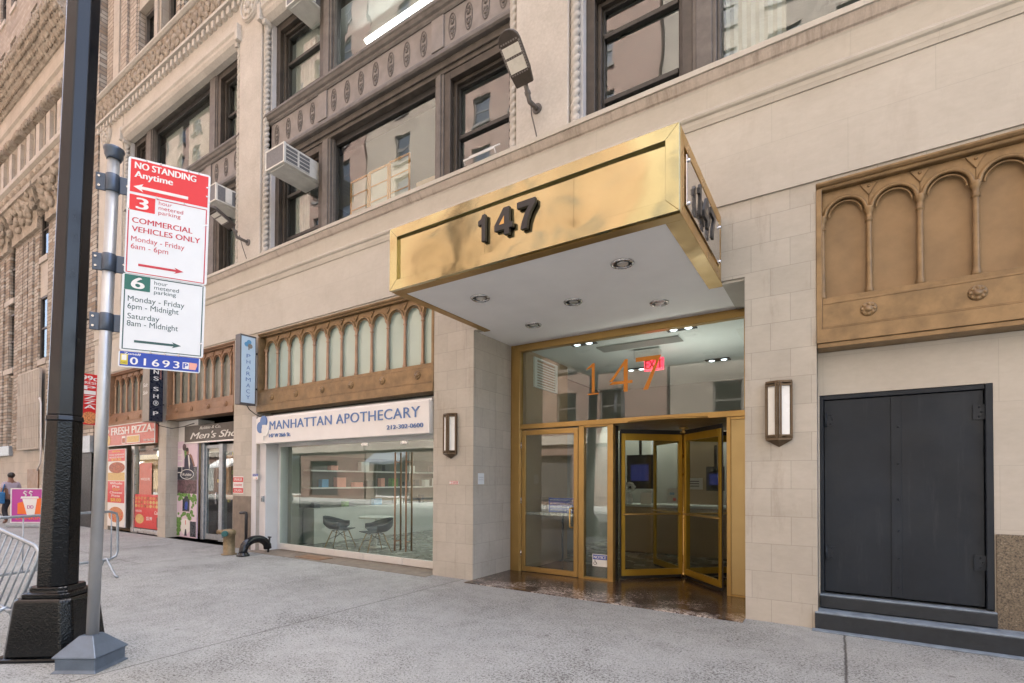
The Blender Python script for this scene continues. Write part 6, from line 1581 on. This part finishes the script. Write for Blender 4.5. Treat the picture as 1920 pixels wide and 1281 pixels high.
# ------------------------------------------------------------------ wall lanterns
def sconce(x, zc, label):
    r = thing('wall_lantern', (x, F, zc), label, 'wall lamp', 'bronze wall lanterns beside the entrance')
    h, w_, d = .335, .128, .072
    y0 = F - .002
    tri = [(x - w_, y0 - .03), (x, y0 - d - .03), (x + w_, y0 - .03)]
    body = [(x - w_ + .02, y0 - .028), (x - w_ + .02, y0 - .05), (x, y0 - d - .012), (x + w_ - .02, y0 - .05), (x + w_ - .02, y0 - .028)]
    mb = MB(); mb.prism(body, lambda a, c, t: (a, c, t), zc - h + .06, zc + h - .06); mb.build('opal_shade', 'opal', r)
    mb = MB(); mb.box(x - w_, x + w_, y0 - .027, y0, zc - h, zc + h)
    def vee(z0, z1, o): mb.prism([(x - w_ - .006, y0 - .028), (x - w_ - .006, y0 - .05 - o), (x, y0 - d - .03 - o), (x + w_ + .006, y0 - .05 - o), (x + w_ + .006, y0 - .028)], lambda a, c, t: (a, c, t), z0, z1)
    vee(zc + h - .025, zc + h, .004); vee(zc - h, zc - h + .022, .004)
    def veebar(z0, z1):
        for s in (-1, 1):
            a = Vector((x + s * (w_ + .004), y0 - .05, 0)); c = Vector((x, y0 - d - .028, 0)); dd = (c - a).normalized(); nn = Vector((dd.y * s, -dd.x * s, 0))
            if nn.y > 0: nn = -nn
            mb.obox((a.x, a.y, 0), tuple(dd), Z_, tuple(nn), 0, (c - a).length, z0, z1, -.004, .010)
    veebar(zc + h - .062, zc + h - .045); veebar(zc - h + .045, zc - h + .062)
    for f in (.80, .97):
        for s in (-1, 1):
            if f > .9 or True:
                px = x + s * w_ * (1 - f); py_ = y0 - .05 - (d - .02) * f - .008; mb.box(px - .009, px + .009, py_ - .008, py_ + .008, zc - h + .02, zc + h - .02)
    for s in (-1, 1): mb.box(x + s * w_ - .010, x + s * w_ + .010, y0 - .055, y0 - .028, zc - h + .02, zc + h - .02)
    n = mb.add([(x - w_, y0 - .003, zc - h), (x - w_, y0 - .05, zc - h), (x, y0 - d - .03, zc - h), (x + w_, y0 - .05, zc - h), (x + w_, y0 - .003, zc - h), (x, y0 - .003, zc - h - .075)])
    for q in ((0, 1, 5), (1, 2, 5), (2, 3, 5), (3, 4, 5), (4, 0, 5)): mb.face([n + i for i in q], False)
    mb.build('bronze_frame', 'bronze_sconce', r, .002)
sconce(-5.33, 2.355, 'bronze wall lantern on the pier between the pharmacy and the entrance')
sconce(-.545, 2.395, 'bronze wall lantern on the pier left of the grey steel doors')

# ------------------------------------------------------------------ small wall plates
def plate(name, x, z, w_, h, mats, label, texts=(), y=None, bg=0, fields=()):
    y = F - .001 if y is None else y
    o = thing(name, (x, y, z), label, 'sign')
    mb = MB(); mb.box(x - w_ / 2, x + w_ / 2, y - .006, y, z - h / 2, z + h / 2); mb.build('panel', mats[bg], o, .001)
    if fields:
        mb = MB()
        for (fx, fz, fw, fh, m) in fields: mb.box(x + fx - fw / 2, x + fx + fw / 2, y - .0076, y - .0062, z + fz - fh / 2, z + fz + fh / 2, m)
        mb.build('colour_field', mats, o)
    mb = MB()
    for (s, tx, tz, tw, th, m) in texts: put_text(mb, s, (x + tx, y - .0078, z + tz), X_, Z_, NEG_Y, tw, th, .001, m, .015, centre=True)
    if texts: mb.build('lettering', mats, o)
    return o
plate('notice_plate', -5.265, 1.555, .19, .05, ['offwhite', 'bright_red', 'text_dark'], 'thin red bordered white strip below the left wall lantern', [('FIRE DEPT CONN', .03, -.012, .11, .022, 1)], None, 0, [(0, .022, .19, .005, 1), (0, -.022, .19, .005, 1), (-.055, 0, .006, .04, 1)])
plate('notice_plate', -11.72, 1.46, .42, .40, ['offwhite', 'bright_red', 'text_white'], 'red and white three line warning notice above the taupe plinth', [('SPRINKLER', 0, .10, .34, .06, 2), ('STANDPIPE', 0, -.025, .34, .05, 1), ('DRAIN', 0, -.155, .3, .06, 2)], None, 0, [(0, .125, .42, .11, 1), (0, -.125, .42, .11, 1)])
plate('notice_plate', -10.99, 1.655, .20, .13, ['offwhite', 'sign_blue', 'text_white', 'salmon'], 'small blue and white notice on the white pier left of the pharmacy glass', [('NOTICE', 0, .022, .15, .03, 2)], F - .016, 0, [(0, .035, .20, .055, 1), (.05, -.035, .06, .03, 3)])
mb = MB(); jp = thing('wall_plaque', (-4.88, 6.62, 1.6), 'small pale plaque on the side of the entrance pier', 'plaque'); mb.box(-4.880, -4.872, 6.56, 6.72, 1.53, 1.71, 0); mb.box(-4.8718, -4.871, 6.57, 6.71, 1.60, 1.605, 1); mb.build('plaque_panel', ['sign_white', 'galv'], jp, .002)
mb = MB(); put_text(mb, 'NO SMOKING', (-4.8715, 6.575, 1.63), Y_, Z_, X_, .13, .022, .001, 0); mb.build('lettering', 'galv', jp)
kp = thing('keypad_box', (-10.80, 6.49, 1.15), 'small grey entry box on the white pier by the shop window', 'entry box')
mb = MB(); mb.box(-10.83, -10.765, 6.45, 6.499, 1.09, 1.22); mb.build('case', 'galv', kp, .004)
mb = MB()
for i in range(3):
    for j in range(3): mb.box(-10.82 + i * .018, -10.808 + i * .018, 6.446, 6.4495, 1.11 + j * .025, 1.125 + j * .025)
mb.build('button', 'box_grey', kp)
nt = thing('notice_sticker', (-3.19, 7.43, .32), 'white wheelchair access notice on the narrow sidelight', 'sticker')
mb = MB(); mb.box(-3.315, -3.055, E0 + .15, E0 + .1525, .225, .42); mb.build('panel', 'text_white', nt)
mb = MB(); mb.box(-3.305, -3.065, E0 + .1485, E0 + .1498, .335, .41, 0); mb.build('blue_field', 'sign_blue', nt)
mb = MB(); put_text(mb, 'NOTICE', (-3.29, E0 + .1482, .35), X_, Z_, NEG_Y, .21, .045, .001, 0, .03); mb.build('lettering', 'text_white', nt)
mb = MB(); mb.tube([(-3.27 + .025 * cos(t), E0 + .148, .275 + .025 * sin(t)) for t in [pi * .9 + 2 * pi * k / 14 * .8 for k in range(14)]], .004, 5); mb.box(-3.275, -3.266, E0 + .147, E0 + .1495, .28, .325); mb.sphere((-3.27, E0 + .148, .325), .008, 6); mb.tube([(-3.27, E0 + .148, .29), (-3.245, E0 + .148, .29), (-3.235, E0 + .148, .255)], .004, 5); mb.build('wheelchair_symbol', 'text_dark', nt)
ds = thing('notice_sign', (-4.0, 7.62, 1.22), 'blue information board on a black stand just inside the glass door', 'sign')
mb = MB(); mb.box(-4.20, -3.66, 7.70, 7.715, 1.05, 1.30); mb.build('panel', 'sign_blue', ds)
mb = MB()
for k, s in enumerate(('EMERGENCY EXIT PLAN', 'all visitors must check in', 'at the front desk and show', 'identification on arrival')): put_text(mb, s, (-4.17, 7.699, 1.245 - k * .055), X_, Z_, NEG_Y, .46, .028, .0008, 0)
mb.build('lettering', 'text_white', ds)
mb = MB(); mb.cyl((-3.95, 7.74, .02), (-3.95, 7.74, 1.05), .018, None, 8); mb.cyl((-3.95, 7.74, .013), (-3.95, 7.74, .03), .16, None, 16); mb.build('stand', 'black', ds)

# ------------------------------------------------------------------ pipes at the foot of the pier
sm = thing('standpipe', (-10.83, 5.76, 0), 'weathered brass siamese standpipe with a green cap on the sidewalk', 'standpipe')
mb = MB(); mb.lathe((-10.83, 5.76, 0), [(.15, 0), (.15, .02), (.115, .025), (.11, .40), (.125, .41), (.13, .50), (.10, .53), (.04, .54)], 20); mb.build('body', 'brass_valve', sm)
mb = MB(); mb.cyl((-10.80, 5.68, .455), (-10.72, 5.60, .455), .062, .058, 14); mb.build('capped_outlet', 'teal_cap', sm)
mb = MB(); mb.cyl((-10.92, 5.72, .47), (-11.06, 5.64, .475), .052, .048, 14); mb.build('outlet', 'brass_valve', sm)
gn = thing('gooseneck_pipe', (-10.32, 6.1, 0), 'thick black gooseneck vent pipe arching onto the sidewalk', 'pipe')
mb = MB(); q0, q1 = Vector((-10.36, 5.80, 0)), Vector((-10.50, 6.42, 0)); pts = [(q0.x, q0.y, .01), (q0.x, q0.y, .10)]
for k in range(1, 12):
    t = pi * k / 12; c = (q0 + q1) / 2; h = (q0 - q1) / 2; pts.append((c.x + h.x * cos(t), c.y + h.y * cos(t), .10 + .22 * sin(t)))
pts += [(q1.x, q1.y, .08)]
mb.tube(pts, .082, 14); mb.build('bend', 'lamp_pole', gn)
mb = MB(); mb.lathe((q0.x, q0.y, 0), [(.125, 0), (.125, .03), (.10, .04), (.10, .07)], 16); mb.build('flange', 'lamp_pole', gn)
tp = thing('vent_pipe', (-11.25, 6.33, 0), 'thin black upright pipe with an elbow beside the taupe plinth', 'pipe')
mb = MB(); mb.tube([(-11.20, 6.33, 0.0), (-11.20, 6.33, .80), (-11.21, 6.33, .835), (-11.24, 6.325, .84), (-11.40, 6.31, .83)], .032, 10); mb.build('pipe_run', 'black', tp)
tp2 = thing('pipe_stub', (-10.42, 6.42, 0), 'short thin black pipe stub against the white pier', 'pipe')
mb = MB(); mb.tube([(-10.45, 6.40, .0), (-10.43, 6.42, .32)], .022, 8); mb.box(-10.47, -10.39, 6.40, 6.44, .32, .345); mb.build('pipe_run', 'black', tp2)
mb = MB(); mb.box(-11.92, -11.165, F - .012, F - .0005, .0, 1.21); mb.build('pier_plinth', 'taupe_stone', bld, .004)
dm = thing('door_mat', (-9.0, 6.45, .01), 'brown mat on the threshold in front of the pharmacy glass', 'mat')
mb = MB(); mb.box(-9.35, -8.55, 6.30, 6.62, .009, .02); mb.build('mat', 'brown_gold', dm)

# ------------------------------------------------------------------ things inside the pharmacy
def eiffel_chair(x, y, rz, label):
    r = thing('shell_chair', (x, y, .01), label, 'chair', 'shell chairs in the pharmacy window')
    def lb(mb, n_, m_, bev=0):
        mb.v = [(a * 1.14, c * 1.14, d * 1.0) for a, c, d in mb.v]; return mb.build(n_, m_, r, bev, org=(0, 0, 0))
    mb = MB(); nu, nv = 18, 10; g = []
    for i in range(nu + 1):
        t = -pi * .62 + pi * 1.24 * i / nu; row = []
        for j in range(nv + 1):
            s = j / nv; back = max(0.0, cos(t)); 
            top = .17 + .13 * back ** 1.2
            rr = .06 + .225 * (min(1, s * 1.5)); zz = .43 + .01 + (max(0, s - .35) / .65) ** 1.3 * top
            row.append((rr * sin(t) * 1.12, rr * cos(t) * (1 + .15 * back * s) + .02, zz))
        g.append(mb.add(row))
    for p, q in zip(g, g[1:]):
        for j in range(nv): mb.face([p + j, q + j, q + j + 1, p + j + 1], True)
    n0 = mb.add([(0.0, -.0, .43)])
    for p, q in zip(g, g[1:]): mb.face([n0, q, p], True)
    fr = [g[0] + 4, g[-1] + 4]; mb.box(-.20, .20, -.24, .0, .435, .452)
    o = lb(mb, 'seat_shell', 'seat_grey'); sd2 = o.modifiers.new('Solid', 'SOLIDIFY'); sd2.thickness = .008
    for sx in (-1, 1):
        for sy in (-1, 1):
            mb = MB(); mb.cyl((sx * .13, sy * .12, .40), (sx * .23, sy * .24, .0), .013, .009, 10); lb(mb, 'leg', 'light_wood')
    mb = MB()
    for (a, c) in (((-.13, -.12), (.18, .19)), ((.13, -.12), (-.18, .19)), ((-.13, .12), (.18, -.19)), ((.13, .12), (-.18, -.19))): mb.tube([(a[0], a[1], .40), (c[0], c[1], .20)], .005, 5)
    mb.tube([(-.13, -.12, .41), (.13, -.12, .41), (.13, .12, .41), (-.13, .12, .41)], .006, 5, 0, closed=True); lb(mb, 'wire_base', 'black')
    r.rotation_euler = (0, 0, rz); return r
eiffel_chair(-9.75, 7.75, radians(120), 'grey shell chair with wooden legs, left of the small table in the pharmacy')
eiffel_chair(-8.55, 7.72, radians(-20), 'grey shell chair with wooden legs, nearest the glass shop doors')
tb = thing('glass_table', (-9.1, 8.2, .01), 'small round white table between the shell chairs', 'table')
mb = MB(); mb.lathe((-9.1, 8.25, 0), [(.38, .70), (.40, .71), (.40, .73), (.38, .735)], 28); mb.build('table_top', 'white', tb)
mb = MB(); mb.lathe((-9.1, 8.25, 0), [(.24, .012), (.24, .025), (.03, .04), (.03, .70)], 20); mb.build('pedestal', 'white', tb)
random.seed(9)
for i in range(26):
    y_ = 7.95 + i * .24 + random.uniform(-.06, .06); z_ = (.882, 1.396, 1.836, 1.396)[i % 4]
    bx = thing('shelf_box', (PX0 + .18, y_, z_), 'small product box on the white pharmacy wall shelves', 'box', 'boxes on the pharmacy shelves')
    mb = MB(); mb.box(PX0 + .10, PX0 + .25, y_, y_ + random.uniform(.1, .3), z_, z_ + random.uniform(.12, .26)); mb.build('carton', random.choice(['seat_grey', 'white', 'pharm_blue2', 'salmon', 'leaf']), bx, .004)
ld = thing('stepladder', (-8.9, 11.5, .01), 'white and yellow stepladder standing deep in the pharmacy', 'ladder')
mb = MB()
for x in (-9.05, -8.6): mb.tube([(x, 11.2, .02), (x + .08 * (1 if x < -8.8 else -1), 11.5, 1.75)], .022, 6, 0); mb.tube([(x, 11.9, .02), (x + .08 * (1 if x < -8.8 else -1), 11.52, 1.75)], .02, 6, 1)
for k in range(5): mb.box(-9.03 + k * .014, -8.62 - k * .014, 11.2 + k * .055, 11.29 + k * .055, .3 + k * .3, .325 + k * .3, 0)
mb.build('ladder_frame', ['white', 'ladder_y'], ld)
# ------------------------------------------------------------------ things in the lobby and upper rooms
rd = thing('reception_desk', (-2.9, 11.3, .013), 'pale stone reception desk behind the revolving door', 'desk')
mb = MB(); mb.box(-4.1, -1.6, 11.0, 11.7, .013, 1.02); mb.build('desk_body', 'tan_int', rd, .01)
mb = MB(); mb.box(-4.15, -1.55, 10.95, 11.75, 1.021, 1.07); mb.build('desk_top', 'int_ceil', rd, .006)
for i, (x, y_, z0, w_, h, lab) in enumerate(((-4.1, 12.2, 1.42, .62, .80, 'dark blue wall screen seen through the left wing of the revolving door'), (-2.28, 11.9, 1.40, .34, .50, 'small blue screen seen through the right wing of the revolving door'))):
    tv = thing('wall_screen', (x, y_, z0), lab, 'screen', 'blue screens in the lobby')
    mb = MB(); mb.box(x - w_ / 2 - .02, x + w_ / 2 + .02, y_, y_ + .05, z0 - .02, z0 + h + .02); mb.build('bezel', 'black', tv, .004)
    mb = MB(); mb.box(x - w_ * .36, x + w_ * .36, y_ - .003, y_ - .001, z0 + h * .22, z0 + h * .72); mb.build('display', 'screen_blue', tv)
    mb = MB(); mb.box(x - .03, x + .03, y_ + .051, y_ + .09, z0 + h - .1, z0 + h + .5); mb.build('support', 'black', tv)
for (x, z0, w_, h, lab) in ((-3.55, 1.075, .24, .26, 'white paper stand on the reception desk, left'), (-2.95, 1.13, .26, .30, 'white notice with a red dot on the reception desk'), (-2.55, 1.42, .40, .24, 'white notice with three dark lines hung over the reception desk')):
    nn_ = thing('desk_notice', (x, 11.0, z0), lab, 'notice')
    mb = MB(); mb.box(x - w_ / 2, x + w_ / 2, 10.99, 11.0, z0, z0 + h, 0); mb.build('sheet', 'text_white', nn_)
    if h != .26:
        mb = MB()
        if w_ < .3: mb.sphere((x + .02, 10.99, z0 + .07), .04, 8, 0, (1, .1, 1)); mb.box(x - .08, x + .02, 10.986, 10.989, z0 + .17, z0 + .22, 1)
        else:
            for k in range(3): mb.box(x - .13, x + .13, 10.986, 10.989, z0 + .06 + k * .05, z0 + .08 + k * .05, 2)
        mb.build('print', ['bright_red', 'pharm_blue2', 'text_dark'], nn_)
fl_ = thing('flower_vase', (-4.0, 11.2, 1.07), 'white flowers in a vase at the left end of the reception desk', 'vase')
mb = MB(); mb.lathe((-4.0, 11.2, 1.07), [(.05, 0), (.07, .1), (.05, .2), (.06, .24)], 14); mb.build('vase', 'white', fl_)
mb = MB(); random.seed(2)
for i in range(26): a = random.uniform(0, 2 * pi); e = random.uniform(-.4, 1.4); mb.sphere((-4.0 + .12 * cos(a) * cos(e), 11.2 + .12 * sin(a) * cos(e), 1.40 + .13 * sin(e)), random.uniform(.03, .05), 6)
mb.build('blooms', 'text_white', fl_)
ex = thing('exit_sign', (-2.72, 8.7, 3.9), 'red lit EXIT sign hanging from the lobby ceiling behind the orange numerals', 'sign')
mb = MB(); mb.box(-3.02, -2.56, 8.66, 8.78, 3.74, 3.90); mb.build('emergency_lamp', 'white', ex, .01)
mb = MB(); mb.box(-2.84, -2.50, 8.69, 8.72, 3.52, 3.735); mb.build('plate', 'exit_red', ex, .002)
mb = MB(); put_text(mb, 'EXIT', (-2.82, 8.688, 3.555), X_, Z_, NEG_Y, .30, .15, .002, 0, .02); mb.build('lettering', 'bright_red', ex)
fs = thing('folding_screen', (-8.0, 7.3, 6.55), 'three leaf orange wood screen with pale panes leaning inside the wide second floor window', 'screen')
for i in range(3):
    x0 = -8.72 + i * .585
    mb = MB(); z1 = 7.96 + .02 * i; frame(mb, x0, x0 + .57, 6.70, z1, 7.10, 7.135, .035)
    for k in (1, 2, 3): mb.box(x0 + .035, x0 + .535, 7.11, 7.125, 6.70 + (z1 - 6.7) * k / 4 - .010, 6.70 + (z1 - 6.7) * k / 4 + .010)
    lf = mb.build('screen_leaf', 'screen_wood', fs, .003)
    mb = MB(); mb.box(x0 + .036, x0 + .534, 7.127, 7.131, 6.736, z1 - .036); mb.build('panel', 'screen_paper', lf)
cb = thing('cardboard_sheet', (-6.6, 7.4, 6.55), 'brown cardboard sheet standing beside the wooden screen', 'cardboard')
mb = MB(); mb.box(-6.95, -6.05, 7.25, 7.28, 6.56, 7.45); mb.build('sheet', 'tan_int', cb, .003)
ft = thing('fluorescent_light', (-8.9, 8.4, 12.3), 'long bright fluorescent ceiling light inside the third floor window', 'ceiling light')
mb = MB(); mb.box(-9.85, -6.4, 8.36, 8.52, 12.52, 12.62); mb.build('housing', 'white', ft, .006)
mb = MB(); mb.cyl((-9.8, 8.44, 12.49), (-6.45, 8.44, 12.49), .035, None, 10); mb.build('tube', 'tube_light', ft)
sh = thing('white_bracket', (-5.0, 6.72, 6.74), 'white metal bar lying on the ledge under the right sash above the canopy', 'bar')
mb = MB(); mb.tube([(-5.05, 6.40, 6.70), (-5.05, 6.36, 6.76), (-4.45, 6.36, 6.76), (-4.45, 6.40, 6.70)], .012, 6); mb.tube([(-4.95, 6.37, 6.79), (-4.35, 6.37, 6.79)], .01, 6); mb.build('rail', 'white', sh)
